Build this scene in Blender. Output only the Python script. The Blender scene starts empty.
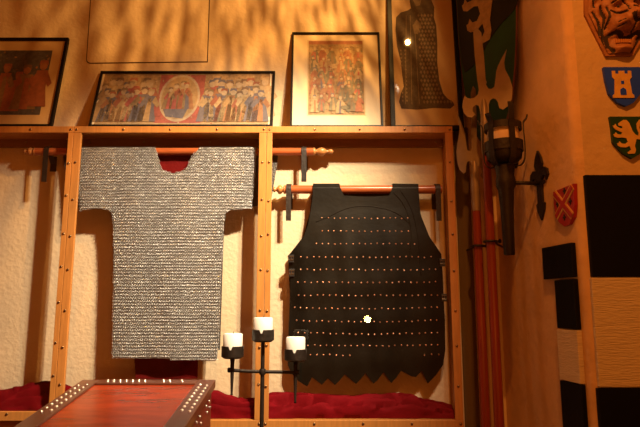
import bpy, bmesh, math, random
from mathutils import Vector, Matrix
from mathutils.geometry import delaunay_2d_cdt
random.seed(7)
SC = bpy.context.scene
COL = SC.collection
PI = math.pi

# ------------------------------------------------------------------ camera model
F = 570.0
PITCH = math.radians(9.12)
CAM = Vector((0, 0, 1.5))
FW = Vector((0, math.cos(PITCH), math.sin(PITCH)))
UP = Vector((0, -math.sin(PITCH), math.cos(PITCH)))

def ray(u, v):
    return FW + Vector(((u - 320) / F, 0, 0)) - UP * ((v - 213.5) / F)

def W(u, v, Y):
    d = ray(u, v)
    return CAM + d * (Y / d.y)

def WP(u, v, p0, n):
    d = ray(u, v)
    return CAM + d * ((p0 - CAM).dot(n) / d.dot(n))

cam_d = bpy.data.cameras.new('camera')
cam = bpy.data.objects.new('camera', cam_d)
COL.objects.link(cam)
cam.location = CAM
cam.rotation_euler = (PI / 2 + PITCH, 0, 0)
cam_d.sensor_width = 36
cam_d.lens = F / 640 * 36
cam_d.clip_start = 0.02
SC.camera = cam

# ------------------------------------------------------------------ materials
def mat(name, col, rough=0.6, metal=0.0, var=0.0, vscale=8.0, bump=0.0, bscale=40.0, col2=None, stretch=(1, 1, 1), spec=0.5, coat=0.0):
    m = bpy.data.materials.new(name)
    m.use_nodes = True
    nt = m.node_tree
    b = nt.nodes['Principled BSDF']
    b.inputs['Base Color'].default_value = (*col, 1)
    b.inputs['Roughness'].default_value = rough
    b.inputs['Metallic'].default_value = metal
    b.inputs['Specular IOR Level'].default_value = spec
    b.inputs['Coat Weight'].default_value = coat
    tc = nt.nodes.new('ShaderNodeTexCoord')
    mp = nt.nodes.new('ShaderNodeMapping')
    mp.inputs['Scale'].default_value = stretch
    nt.links.new(tc.outputs['Object'], mp.inputs['Vector'])
    if var > 0 or col2:
        n = nt.nodes.new('ShaderNodeTexNoise')
        n.inputs['Scale'].default_value = vscale
        n.inputs['Detail'].default_value = 6
        n.inputs['Roughness'].default_value = 0.6
        nt.links.new(mp.outputs['Vector'], n.inputs['Vector'])
        r = nt.nodes.new('ShaderNodeValToRGB')
        r.color_ramp.elements[0].position = 0.3
        r.color_ramp.elements[1].position = 0.7
        c2 = col2 if col2 else tuple(c * (1 - var) for c in col)
        r.color_ramp.elements[0].color = (*c2, 1)
        r.color_ramp.elements[1].color = (*col, 1)
        nt.links.new(n.outputs['Fac'], r.inputs['Fac'])
        nt.links.new(r.outputs['Color'], b.inputs['Base Color'])
    if bump > 0:
        n2 = nt.nodes.new('ShaderNodeTexNoise')
        n2.inputs['Scale'].default_value = bscale
        n2.inputs['Detail'].default_value = 5
        nt.links.new(mp.outputs['Vector'], n2.inputs['Vector'])
        bp = nt.nodes.new('ShaderNodeBump')
        bp.inputs['Strength'].default_value = bump
        bp.inputs['Distance'].default_value = 0.01
        nt.links.new(n2.outputs['Fac'], bp.inputs['Height'])
        nt.links.new(bp.outputs['Normal'], b.inputs['Normal'])
    return m

def glass_mat(name, rough=0.0, ior=1.5, tint=(1, 1, 1)):
    m = bpy.data.materials.new(name)
    m.use_nodes = True
    nt = m.node_tree
    nt.nodes.clear()
    out = nt.nodes.new('ShaderNodeOutputMaterial')
    mix = nt.nodes.new('ShaderNodeMixShader')
    tr = nt.nodes.new('ShaderNodeBsdfTransparent')
    tr.inputs['Color'].default_value = (*tint, 1)
    gl = nt.nodes.new('ShaderNodeBsdfGlossy')
    gl.inputs['Roughness'].default_value = rough
    # Schlick reflectance, the same from both sides of the single sheet
    lw = nt.nodes.new('ShaderNodeLayerWeight'); lw.inputs['Blend'].default_value = 0.5
    pw = nt.nodes.new('ShaderNodeMath'); pw.operation = 'POWER'; pw.inputs[1].default_value = 5
    nt.links.new(lw.outputs['Facing'], pw.inputs[0])
    ma = nt.nodes.new('ShaderNodeMath'); ma.operation = 'MULTIPLY_ADD'
    f0 = ((ior - 1) / (ior + 1)) ** 2 * 1.5
    ma.inputs[1].default_value = 1 - f0; ma.inputs[2].default_value = f0
    nt.links.new(pw.outputs['Value'], ma.inputs[0])
    nt.links.new(ma.outputs['Value'], mix.inputs['Fac'])
    nt.links.new(tr.outputs['BSDF'], mix.inputs[1])
    nt.links.new(gl.outputs['BSDF'], mix.inputs[2])
    nt.links.new(mix.outputs['Shader'], out.inputs['Surface'])
    return m

M = dict(
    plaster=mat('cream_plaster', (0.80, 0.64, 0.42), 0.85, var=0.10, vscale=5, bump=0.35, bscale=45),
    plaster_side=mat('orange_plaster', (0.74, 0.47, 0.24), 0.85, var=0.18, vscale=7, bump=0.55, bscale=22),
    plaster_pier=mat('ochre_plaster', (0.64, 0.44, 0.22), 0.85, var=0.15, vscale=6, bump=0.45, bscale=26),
    floor=mat('floor_boards', (0.16, 0.06, 0.025), 0.4, var=0.4, vscale=6, stretch=(1, 8, 1)),
    ceiling=mat('ceiling_paint', (0.45, 0.27, 0.13), 0.9, var=0.1),
    olive=mat('olive_tone', (0.16, 0.115, 0.055), 0.6, var=0.25, vscale=10, stretch=(1, 1, .1)),
    gap=mat('dark_gap', (0.05, 0.02, 0.01), 0.9),
    pine=mat('pine_wood', (0.62, 0.255, 0.06), 0.38, var=0.28, vscale=9, stretch=(1, 6, 6), bump=0.05, bscale=30),
    pine_v=mat('pine_wood_upright', (0.62, 0.255, 0.06), 0.38, var=0.28, vscale=9, stretch=(8, 8, .8), bump=0.05, bscale=30),
    cleat=mat('stained_batten', (0.30, 0.12, 0.045), 0.5, var=0.3, vscale=8, stretch=(1, 5, 5)),
    redwood=mat('red_rod_wood', (0.55, 0.13, 0.035), 0.28, var=0.3, vscale=9, stretch=(1, 6, 6)),
    turned=mat('turned_wood', (0.58, 0.24, 0.07), 0.3, var=0.2, vscale=14),
    screw=mat('bronze_screw', (0.32, 0.2, 0.1), 0.28, metal=0.9),
    iron=mat('black_iron', (0.028, 0.019, 0.013), 0.5, metal=0.3, var=0.3, vscale=30, bump=0.25, bscale=60),
    leather_black=mat('black_leather', (0.015, 0.012, 0.007), 0.5, col2=(0.0028, 0.0034, 0.002), vscale=3.5, bump=0.12, bscale=35, spec=0.13),
    strap=mat('black_strap', (0.018, 0.015, 0.012), 0.5),
    copper=mat('copper_rivet', (0.75, 0.36, 0.2), 0.3, metal=0.9),
    steel_ring=mat('steel_rings', (0.74, 0.73, 0.71), 0.48, metal=1.0),
    mail_back=mat('mail_shadow_layer', (0.13, 0.125, 0.12), 0.5, metal=0.7, bump=0.8, bscale=160),
    tunic=mat('maroon_cloth', (0.16, 0.008, 0.008), 0.85, var=0.2, vscale=8, bump=.2, bscale=80, spec=.06),
    velvet=mat('red_velvet', (0.20, 0.003, 0.008), 0.75, var=0.35, vscale=5, bump=0.3, bscale=25, spec=.06),
    frame_black=mat('black_frame', (0.010, 0.008, 0.006), 0.45, spec=.2, var=0.3),
    mat_cream=mat('cream_mount', (0.80, 0.67, 0.45), 0.8, var=0.05, vscale=3),
    mat_tan=mat('tan_mount', (0.62, 0.42, 0.2), 0.8, var=0.1, vscale=5),
    lid_red=mat('red_lacquer', (0.36, 0.038, 0.007), 0.25, var=0.45, vscale=7, stretch=(1, 4, 1), coat=0.1),
    chest_dark=mat('dark_mahogany', (0.12, 0.033, 0.015), 0.28, var=0.3, vscale=10, coat=0.1),
    chest_side=mat('maroon_panel', (0.17, 0.016, 0.012), 0.35, var=0.3, vscale=8),
    stud=mat('bright_stud', (0.95, 0.9, 0.82), 0.28, metal=1.0),
    wax=mat('white_wax', (0.92, 0.87, 0.78), 0.45, var=0.04, vscale=20),
    wick=mat('candle_wick', (0.03, 0.02, 0.015), 0.9),
    blade=mat('dull_steel', (0.40, 0.31, 0.22), 0.45, metal=0.45, var=0.3, vscale=12),
    shaft=mat('red_stained_shaft', (0.33, 0.045, 0.02), 0.35, var=0.4, vscale=8, stretch=(6, 6, .6)),
    black_tile=mat('black_tile', (0.004, 0.004, 0.004), 0.55, spec=.15, bump=0.2, bscale=20),
    white_tile=mat('cream_tile', (0.74, 0.60, 0.40), 0.7, var=0.12, vscale=10, stretch=(1, 1, 7), bump=0.5, bscale=30),
    green=mat('green_enamel', (0.010, 0.085, 0.022), 0.55, var=0.35, vscale=7),
    black_field=mat('black_field', (0.007, 0.007, 0.007), 0.6),
    gold=mat('gold_paint', (0.72, 0.42, 0.10), 0.5, var=0.2, vscale=30),
    gold_old=mat('old_gold_paint', (0.62, 0.40, 0.17), 0.55, var=0.4, vscale=30),
    rim=mat('shield_rim', (0.16, 0.05, 0.02), 0.5),
    blue=mat('blue_enamel', (0.012, 0.065, 0.85), 0.5, var=0.2, vscale=12),
    dgreen=mat('dark_green_enamel', (0.008, 0.05, 0.012), 0.5, var=0.2, vscale=12),
    red=mat('red_enamel', (0.42, 0.02, 0.02), 0.5, var=0.2, vscale=12),
    stone=mat('carved_brown', (0.46, 0.18, 0.065), 0.6, var=0.45, vscale=22, bump=0.5, bscale=40),
    stone_dark=mat('carved_dark', (0.03, 0.014, 0.008), 0.7),  # shade of the carved grooves as a dark colour, also used for the eyes
    lampglass=mat('frosted_lamp_glass', (0.85, 0.62, 0.42), 0.35, var=0.1),
    case_glass=glass_mat('case_glass', 0.0, 1.5),
    pic_glass=glass_mat('picture_glass', 0.02, 1.45),
)

# ------------------------------------------------------------------ mesh helpers
class MB:
    def __init__(s):
        s.v = []; s.f = []; s.mi = []
    def add(s, verts, faces, mi=0):
        o = len(s.v)
        s.v += [tuple(p) for p in verts]
        s.f += [tuple(i + o for i in f) for f in faces]
        s.mi += [mi] * len(faces)
        return s
    def box(s, x0, x1, y0, y1, z0, z1, mi=0, bev=0.0):
        if bev <= 0:
            v = [(x, y, z) for x in (x0, x1) for y in (y0, y1) for z in (z0, z1)]
            f = [(0, 1, 3, 2), (4, 6, 7, 5), (0, 4, 5, 1), (2, 3, 7, 6), (0, 2, 6, 4), (1, 5, 7, 3)]
            return s.add(v, f, mi)
        bm = bmesh.new()
        bmesh.ops.create_cube(bm, size=1)
        for q in bm.verts:
            q.co = Vector(((x0 + x1) / 2 + q.co.x * (x1 - x0), (y0 + y1) / 2 + q.co.y * (y1 - y0), (z0 + z1) / 2 + q.co.z * (z1 - z0)))
        bmesh.ops.bevel(bm, geom=bm.edges[:], offset=bev, segments=2, affect='EDGES', profile=0.5)
        bm.verts.index_update()
        s.add([q.co[:] for q in bm.verts], [[q.index for q in f.verts] for f in bm.faces], mi)
        bm.free()
        return s
    def tube(s, pts, rad, seg=10, mi=0, caps=True):
        pts = [Vector(p) for p in pts]
        n = len(pts)
        rads = rad if isinstance(rad, (list, tuple)) else [rad] * n
        verts = []; faces = []
        prev = None
        for i, p in enumerate(pts):
            d = (pts[min(i + 1, n - 1)] - pts[max(i - 1, 0)]).normalized()
            if prev is None:
                a = Vector((0, 0, 1)) if abs(d.z) < 0.9 else Vector((1, 0, 0))
                x = d.cross(a).normalized()
            else:
                x = (prev - d * prev.dot(d)).normalized()
            prev = x
            y = d.cross(x)
            for k in range(seg):
                t = 2 * PI * k / seg
                verts.append(p + (x * math.cos(t) + y * math.sin(t)) * rads[i])
        for i in range(n - 1):
            for k in range(seg):
                a = i * seg + k; b = i * seg + (k + 1) % seg
                faces.append((a, b, b + seg, a + seg))
        if caps:
            faces.append(tuple(range(seg))[::-1])
            faces.append(tuple((n - 1) * seg + k for k in range(seg)))
        return s.add(verts, faces, mi)
    def lathe(s, prof, seg=16, mi=0, origin=(0, 0, 0), axis='z'):
        """prof: list of (radius, height)"""
        verts = []; faces = []
        ox, oy, oz = origin
        for r, h in prof:
            for k in range(seg):
                t = 2 * PI * k / seg
                a, b = r * math.cos(t), r * math.sin(t)
                verts.append((ox + a, oy + b, oz + h) if axis == 'z' else (ox + h, oy + a, oz + b))
        n = len(prof)
        for i in range(n - 1):
            for k in range(seg):
                a = i * seg + k; b = i * seg + (k + 1) % seg
                faces.append((a, b, b + seg, a + seg))
        faces.append(tuple(range(seg))[::-1])
        faces.append(tuple((n - 1) * seg + k for k in range(seg)))
        return s.add(verts, faces, mi)
    def slab(s, outline, thick, grid=0.0, yf=None, mi=0, tf=None, y0=0.0):
        """outline: list of (x,z); makes a solid sheet facing -Y at y0 + yf(x,z), 'thick' deep towards +Y"""
        vs, fs = cdt(outline, grid)
        yf = yf or (lambda x, z: 0.0)
        n = len(vs)
        verts = [(x, y0 + yf(x, z), z) for x, z in vs]
        back = [(x, y0 + yf(x, z) + thick, z) for x, z in vs]
        faces = []
        cnt = {}
        for f in fs:
            a = sum(vs[f[i]][0] * vs[f[(i + 1) % len(f)]][1] - vs[f[(i + 1) % len(f)]][0] * vs[f[i]][1] for i in range(len(f)))
            if a < 0: f = f[::-1]
            faces.append(tuple(f))
            for i in range(len(f)):
                e = (f[i], f[(i + 1) % len(f)])
                cnt[e] = True
        out = list(faces)
        for f in faces:
            out.append(tuple(i + n for i in f[::-1]))
        for (a, b) in cnt:
            if (b, a) not in cnt:
                out.append((b, a, a + n, b + n))
        return s.add(verts + back, out, mi)
    def xform(s, Mx, start=0):
        for i in range(start, len(s.v)):
            s.v[i] = tuple(Mx @ Vector(s.v[i]))
        return s
    def build(s, name, mats, parent=None, smooth=False, sm_angle=None):
        me = bpy.data.meshes.new(name)
        me.from_pydata(s.v, [], s.f)
        mats = mats if isinstance(mats, (list, tuple)) else [mats]
        for m in mats: me.materials.append(m)
        if len(mats) > 1: me.polygons.foreach_set('material_index', s.mi)
        if smooth:
            me.polygons.foreach_set('use_smooth', [True] * len(me.polygons))
            if sm_angle: me.set_sharp_from_angle(angle=math.radians(sm_angle))
        me.update()
        o = bpy.data.objects.new(name, me)
        COL.objects.link(o)
        if parent: o.parent = parent
        return o

def inside(p, poly):
    x, y = p; c = False; n = len(poly)
    j = n - 1
    for i in range(n):
        xi, yi = poly[i]; xj, yj = poly[j]
        if (yi > y) != (yj > y) and x < (xj - xi) * (y - yi) / (yj - yi) + xi: c = not c
        j = i
    return c

def cdt(outline, grid=0.0):
    pts = []
    n = len(outline)
    for i in range(n):
        a = Vector(outline[i]); b = Vector(outline[(i + 1) % n])
        k = max(1, int((b - a).length / grid)) if grid > 0 else 1
        for q in range(k): pts.append(a.lerp(b, q / k))
    nb = len(pts)
    edges = [(i, (i + 1) % nb) for i in range(nb)]
    if grid > 0:
        xs = [p[0] for p in outline]; ys = [p[1] for p in outline]
        poly = [(p[0], p[1]) for p in pts]
        bpts = list(pts)
        y = min(ys) + grid / 2; r = 0
        while y < max(ys):
            x = min(xs) + grid / 2 + (grid / 2 if r % 2 else 0)
            while x < max(xs):
                if inside((x, y), poly) and all((Vector((x, y)) - q).length_squared > (grid * .45) ** 2 for q in bpts):
                    pts.append(Vector((x, y)))
                x += grid
            y += grid * .87; r += 1
    vv, ee, ff, *_ = delaunay_2d_cdt([Vector(p) for p in pts], edges, [], 1, 1e-6)
    return [(p.x, p.y) for p in vv], [list(f) for f in ff]

def catmull(pts, k=6, closed=False):
    out = []
    n = len(pts)
    P = [Vector(p) for p in pts]
    rng = range(n if closed else n - 1)
    for i in rng:
        if closed:
            p0, p1, p2, p3 = P[(i - 1) % n], P[i], P[(i + 1) % n], P[(i + 2) % n]
        else:
            p0, p1, p2, p3 = P[max(i - 1, 0)], P[i], P[i + 1], P[min(i + 2, n - 1)]
        for q in range(k):
            t = q / k
            out.append(0.5 * ((2 * p1) + (p2 - p0) * t + (2 * p0 - 5 * p1 + 4 * p2 - p3) * t * t + (3 * p1 - p0 - 3 * p2 + p3) * t ** 3))
    if not closed: out.append(P[-1])
    return out

def tag(o, label=None, cat=None, group=None, kind=None):
    if label: o['label'] = label
    if cat: o['category'] = cat
    if group: o['group'] = group
    if kind: o['kind'] = kind
    return o

def empty(name, loc=(0, 0, 0), rot=(0, 0, 0)):
    o = bpy.data.objects.new(name, None)
    o.empty_display_size = 0.05
    COL.objects.link(o)
    o.location = loc; o.rotation_euler = rot
    return o

def struct(o):
    o['kind'] = 'structure'
    return o

def copy_obj(o, parent=None, loc=None):
    c = o.copy(); COL.objects.link(c)
    if parent: c.parent = parent
    if loc is not None: c.location = loc
    return c

def kids(o):
    return [c for c in bpy.data.objects if c.parent == o]

def copy_tree(o, parent=None):
    ch = kids(o)
    c = o.copy(); COL.objects.link(c)
    if parent: c.parent = parent
    for k in ch: copy_tree(k, c)
    return c

# ------------------------------------------------------------------ the room
YB = 2.93            # back wall
YF = 2.78            # front of the display case
YP = 2.20            # pier face
CEIL = 4.3
CA = W(499, 260, YB); CB = W(582.5, 260, YP)
XA, XB = CA.x, CB.x
sdir = Vector((XB - XA, YP - YB, 0)); slen = sdir.length; sdir.normalize()
snrm = Vector((sdir.y, -sdir.x, 0))       # faces left / the camera
if snrm.x > 0: snrm = -snrm
SP0 = Vector((XA, YB, 0))

mb = MB(); mb.box(-3.2, XA + .3, YB, YB + .15, 0, CEIL)
struct(mb.build('wall_back', M['plaster']))
# side wall running from the back corner to the corner of the pier, with a worn rounded corner
mb = MB()
def rough(i): return 0.006 * math.sin(i * 1.7) + 0.004 * math.sin(i * 3.9 + 1)
NZ = 90
rows = []
for i in range(NZ + 1):
    z = CEIL * i / NZ
    a = Vector((XA, YB, z)); b = Vector((XB, YP, z))
    row = [a, a.lerp(b, .5), b - sdir * .035]
    for q in range(1, 4):
        t = q / 4
        c = (b - sdir * .035) * (1 - t) ** 2 + (b + Vector((rough(i), -rough(i + 9), 0))) * 2 * t * (1 - t) + (b + Vector((.035, 0, 0))) * t * t
        row.append(c)
    row.append(b + Vector((.035, 0, 0)))
    row += [b + Vector((.035, .12, 0)), a + Vector((.12, .0, 0))]
    rows.append(row)
nn = len(rows[0])
V = [p for r in rows for p in r]
mb.add(V, [(i * nn + k, i * nn + k + 1, (i + 1) * nn + k + 1, (i + 1) * nn + k) for i in range(NZ) for k in range(nn - 1)] + [(i * nn + nn - 1, i * nn, (i + 1) * nn, (i + 1) * nn + nn - 1) for i in range(NZ)] + [tuple(range(nn))[::-1], tuple(NZ * nn + k for k in range(nn))])
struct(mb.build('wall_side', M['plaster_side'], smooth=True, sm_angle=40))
mb = MB(); mb.box(XB + .035, XB + 1.8, YP, YP + .2, 0, CEIL)
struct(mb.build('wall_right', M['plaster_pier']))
mb = MB(); mb.box(-3.2, 3.2, -1.2, YB + .15, -.1, 0)
struct(mb.build('floor', M['floor']))
mb = MB(); mb.box(-3.2, 3.2, -1.2, YB + .15, CEIL, CEIL + .1)
struct(mb.build('ceiling', M['ceiling']))
mb = MB(); mb.box(-3.35, -3.2, -1.2, YB + .15, 0, CEIL)
struct(mb.build('wall_left', M['plaster']))
# thin dark olive strip on the back wall beside the case
xo0 = W(460, 300, YB).x; xo1 = W(474.5, 300, YB).x
mb = MB(); mb.box(xo0, xo1, YB - .012, YB, 0, W(470, 128, YB).z, bev=.003)
struct(mb.build('trim_1', M['olive']))
# access panel in the upper wall: a flush board outlined by a dark gap
p0 = W(87, 63, YB); p1 = W(207, 61, YB); hz = W(150, -60, YB).z
def panel_outline(x0, x1, z0, z1, r):
    pts = [(x0, z1)]
    for k in range(6):
        t = PI + PI / 2 * k / 5
        pts.append((x0 + r + r * math.cos(t), z0 + r + r * math.sin(t)))
    pts += [(x1, z0 + .008), (x1, z1)]
    return pts
mb = MB(); mb.slab(panel_outline(p0.x - .005, p1.x + .005, p0.z - .004, hz, .024), .002, y0=YB - .002)
struct(mb.build('trim_2', M['gap']))
mb = MB(); mb.slab(panel_outline(p0.x, p1.x, p0.z, hz, .02), .003, y0=YB - .005)
struct(mb.build('trim_3', M['plaster']))

# ------------------------------------------------------------------ the display case
ZT = W(270, 126.2, YF).z            # top of the top rail
ZTB = W(270, 132.6, YF).z           # underside of top rail
ZBT = W(300, 420.3, YF).z           # top of the bottom rail
ZBB = ZBT - .05
ZLB = W(0, 411.6, YF).z
XR = W(457.5, 260, YF).x            # right end of case
XM = W(264.8, 260, YF).x            # joint of middle and right panel
XL = W(64.5, 260, YF).x             # joint of left and middle panel
XLL = XL - 1.25
ST = .036                           # stile width
case = tag(empty('display_case', ((XLL + XR) / 2, YF, 0)), 'large wall mounted pine display case with three glazed bays holding the armour', 'display case')
CO = Vector(case.location)
def cpart(mbx, name, m, parent=case, **k):
    mbx.xform(Matrix.Translation(-CO)); return mbx.build(name, m, parent, **k)
cpart(MB().box(XLL, XR, YF + .018, YB - .001, ZTB + .004, ZT, bev=.002), 'top_board', M['pine'])
cpart(MB().box(XLL, XR, YF + .018, YB - .001, ZBB, ZBT, bev=.002), 'bottom_board', M['pine'])
cpart(MB().box(XR - .02, XR, YF + .018, YB - .001, ZBT, ZTB + .004), 'side_board', M['pine_v'])
cpart(MB().box(XLL, XLL + .02, YF + .018, YB - .001, ZBT, ZTB + .004), 'side_board', M['pine_v'])
zc1 = W(270, 138.0, YB - .02).z; zc0 = W(270, 147.0, YB - .02).z
cl = cpart(MB().box(XLL + .02, XR - .02, YB - .02, YB - .001, zc0, ZTB + .003), 'back_batten', M['cleat'])
# screw prototype
smb = MB(); smb.lathe([(.0062, 0), (.0062, .001), (.0052, .003), (.003, .0042), (.0005, .0046)], 10)
smb.xform(Matrix.Rotation(PI / 2, 4, 'X'))
screw0 = None
def put_screw(parent, x, y, z):
    global screw0
    if screw0 is None:
        screw0 = smb.build('screw', M['screw'], parent, smooth=True)
        screw0.location = (x, y, z)
    else:
        copy_obj(screw0, parent, (x, y, z))
for u in (26, 90, 144, 210, 300, 436):
    p = W(u, 142, YB - .02); put_screw(cl, p.x - CO.x, YB - .0205 - CO.y, p.z)
def glazed_panel(x0, x1, zb, zbt, sl, sr):
    f = MB()
    f.box(x0, x1, YF, YF + .018, ZTB, ZT, bev=.0018)
    f.box(x0, x1, YF, YF + .018, zb, zbt, bev=.0018)
    f.box(x0, x0 + sl, YF + .0005, YF + .018, zbt, ZTB, bev=.0018)
    f.box(x1 - sr, x1, YF + .0005, YF + .018, zbt, ZTB, bev=.0018)
    fr = cpart(f, 'panel_frame', M['pine_v'])
    g = MB(); g.box(x0 + sl * .5, x1 - sr * .5, YF + .0182, YF + .0184, zbt - .01, ZTB + .006)
    # a single sheet of glass
    g2 = MB(); g2.add([(x0 + sl * .6, YF + .009, zbt - .006), (x1 - sr * .6, YF + .009, zbt - .006), (x1 - sr * .6, YF + .009, ZTB + .006), (x0 + sl * .6, YF + .009, ZTB + .006)], [(0, 1, 2, 3)])
    cpart(g2, 'glass_pane', M['case_glass'])
    zm = (ZT + ZTB) / 2
    n = max(4, round((x1 - x0) / .225))
    for k in range(n + 1):
        x = x0 + .014 + (x1 - x0 - .028) * k / n
        put_screw(fr, x - CO.x, -.0002, zm)
        put_screw(fr, x - CO.x, -.0002, (zb + zbt) / 2 + .01)
    n = 8
    for k in range(1, n):
        z = zm + ((zb + zbt) / 2 - zm) * k / n + .01 * math.sin(k * 2.3 + x0)
        put_screw(fr, x0 + sl / 2 - CO.x, -.0002, z)
        put_screw(fr, x1 - sr / 2 - CO.x, -.0002, z + .006 * math.sin(k * 3.1))
glazed_panel(XLL, XL - .0008, ZLB - .042, ZLB, .036, .026)
glazed_panel(XL + .0008, XM - .0008, ZBB, ZBT, .038, .037)
glazed_panel(XM + .0008, XR, ZBB, ZBT, .027, .038)

# ------------------------------------------------------------------ hanging rods and their brackets
YR = 2.862
def rod(name, u0, u1, v, r, label, fin_l=True, fin_r=True):
    a = W(u0, v, YR); b = W(u1, v, YR); z = W(300, v, YR).z
    t = tag(empty(name, ((a.x + b.x) / 2, YR, z)), label, 'rod', 'wooden hanging rods')
    h = (b.x - a.x) / 2
    o = MB().lathe([(r, -h), (r, h)], 20, axis='x').build('shaft', M['redwood'], t, smooth=True, sm_angle=40)
    prof = [(r, 0), (r * 1.05, .002), (r * 1.05, .010), (r * .62, .014), (r * .58, .018), (r * .95, .030), (r * 1.12, .044), (r * .95, .058), (r * .5, .068), (r * .42, .078), (r * .62, .086), (r * .66, .094), (r * .42, .103), (.001, .107)]
    if fin_r:
        f = MB().lathe([(p[0], h + p[1]) for p in prof], 18, axis='x').build('finial', M['turned'], t, smooth=True)
    if fin_l:
        f = MB().lathe([(p[0], -h - p[1] * (1 if name == 'mail_hanging_rod' else .6)) for p in prof], 18, axis='x').build('finial', M['turned'], t, smooth=True)
    return t, z
RR1, RR2 = .020, .022
rod1, zr1 = rod('hanging_rod', 36, 313, 151.6, RR1, 'long red wooden rod with turned finials carrying the chain mail shirt')
rod2, zr2 = rod('hanging_rod', 285, 441.5, 189.6, RR2, 'shorter red wooden rod carrying the black leather armour', fin_r=False)
def bracket(u, zr, r, label):
    x = W(u, 190, YR).x
    t = tag(empty('rod_bracket', (x, YR, zr)), label, 'bracket', 'black iron rod brackets')
    w = .013
    # strap looped over the rod and hanging down in front of it, with a bolt back to the wall
    pr = [(YB - YR - .001, -.05), (YB - YR - .012, -.05), (.03, -.02), (r + .003, -.002)]
    for k in range(9):
        a = PI * k / 8
        pr.append(((r + .004) * math.cos(a), (r + .004) * math.sin(a)))
    pr += [(-r - .004, -.04), (-r - .003, -.11), (-r - .002, -.165)]
    th = .0035
    outer = []; inner = []
    for i, (y, z) in enumerate(pr):
        a = Vector(pr[max(i - 1, 0)]); b = Vector(pr[min(i + 1, len(pr) - 1)])
        d = (b - a).normalized(); n = Vector((d.y, -d.x))
        outer.append(Vector((y, z)) + n * th); inner.append(Vector((y, z)) + n * .0005)
    v = []; f = []
    for i in range(len(pr)):
        for sx in (-w, w):
            v.append((sx, outer[i].x, outer[i].y)); v.append((sx, inner[i].x, inner[i].y))
    for i in range(len(pr) - 1):
        o = i * 4; q = o + 4
        f += [(o, o + 2, q + 2, q), (o + 1, q + 1, q + 3, o + 3), (o, q, q + 1, o + 1), (o + 2, o + 3, q + 3, q + 2)]
    f += [(0, 1, 3, 2), tuple((len(pr) - 1) * 4 + k for k in (0, 2, 3, 1))]
    MB().add(v, f).build('strap', M['iron'], t)
    MB().box(-.016, .016, YB - YR - .006, YB - YR - .0005, -.09, -.01, bev=.0015).build('wall_plate', M['iron'], t)
    return t
bracket(45.5, zr1, RR1, 'black iron bracket holding the long rod in the left bay')
bracket(304, zr1, RR1, 'black iron bracket holding the right end of the long rod, above the leather armour')
bracket(289, zr2, RR2, 'black iron bracket on the short rod left of the leather armour')
bracket(437, zr2, RR2, 'black iron bracket on the short rod right of the leather armour')

# ------------------------------------------------------------------ chain mail shirt
YM = YR - RR1 - .012
def px(lst, Y):
    return [((lambda p: (p.x, p.z))(W(u, v, Y))) for u, v in lst]
mail = tag(empty('chain_mail_shirt', (W(168, 148, YM).x, YR, zr1)), 'silver grey short sleeved chain mail shirt hung on the long rod in the middle bay', 'armour')
MO = Vector(mail.location)
neck = [(155, 147.5), (157.5, 155), (160, 164), (162, 170), (167, 172), (173, 173.5), (180, 172.5), (185.5, 170), (190, 162), (194, 155), (199, 147.5)]
front_px = [(77, 147.5)] + neck + [(256, 147.5), (255, 170), (253, 190), (251.5, 208), (240, 209.5), (231, 210), (225.5, 213), (223.5, 225), (221.5, 260), (220, 300), (218.5, 340), (217, 359.5), (200, 360), (170, 359), (140, 358), (113, 357.5), (113, 330), (113.5, 290), (114, 250), (113.5, 225), (112, 211), (104, 209), (92, 209), (80, 211), (78.5, 190), (77.5, 168)]
FP = px(front_px, YM)
zm_top = max(z for _, z in FP)
def ymail(x, z):
    d = zm_top - z
    xc = MO.x
    fold = .005 * math.sin((x - xc) * 26 + 1.2 + d * 2) * min(1, d / .3)
    bulge = -.012 * math.exp(-((d - .28) / .2) ** 2) * max(0, 1 - ((x - xc) / .45) ** 2)
    lift = .006 * math.exp(-d / .02)
    return YM + fold + bulge + lift
sheet = MB(); sheet.slab(FP, .003, .03, ymail)
sheet.xform(Matrix.Translation(-MO)); sh = sheet.build('mail_backing', M['mail_back'], mail, smooth=False)
# the rear layer, hanging behind the rod; its sleeves reach a little further out
back_px = [(62, 147.5), (278.5, 147.5), (277, 165), (273, 190), (270, 205), (226, 209), (224, 225), (220, 350), (114, 350), (113, 225), (111, 209), (72, 207), (68, 195), (64.5, 165)]
YMB = YR + RR1 + .010
BP = px(back_px, YMB)
bk = MB(); bk.slab(BP, .003, .05, y0=YMB); bk.xform(Matrix.Translation(-MO)); bk.build('rear_layer', M['mail_back'], mail)
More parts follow.
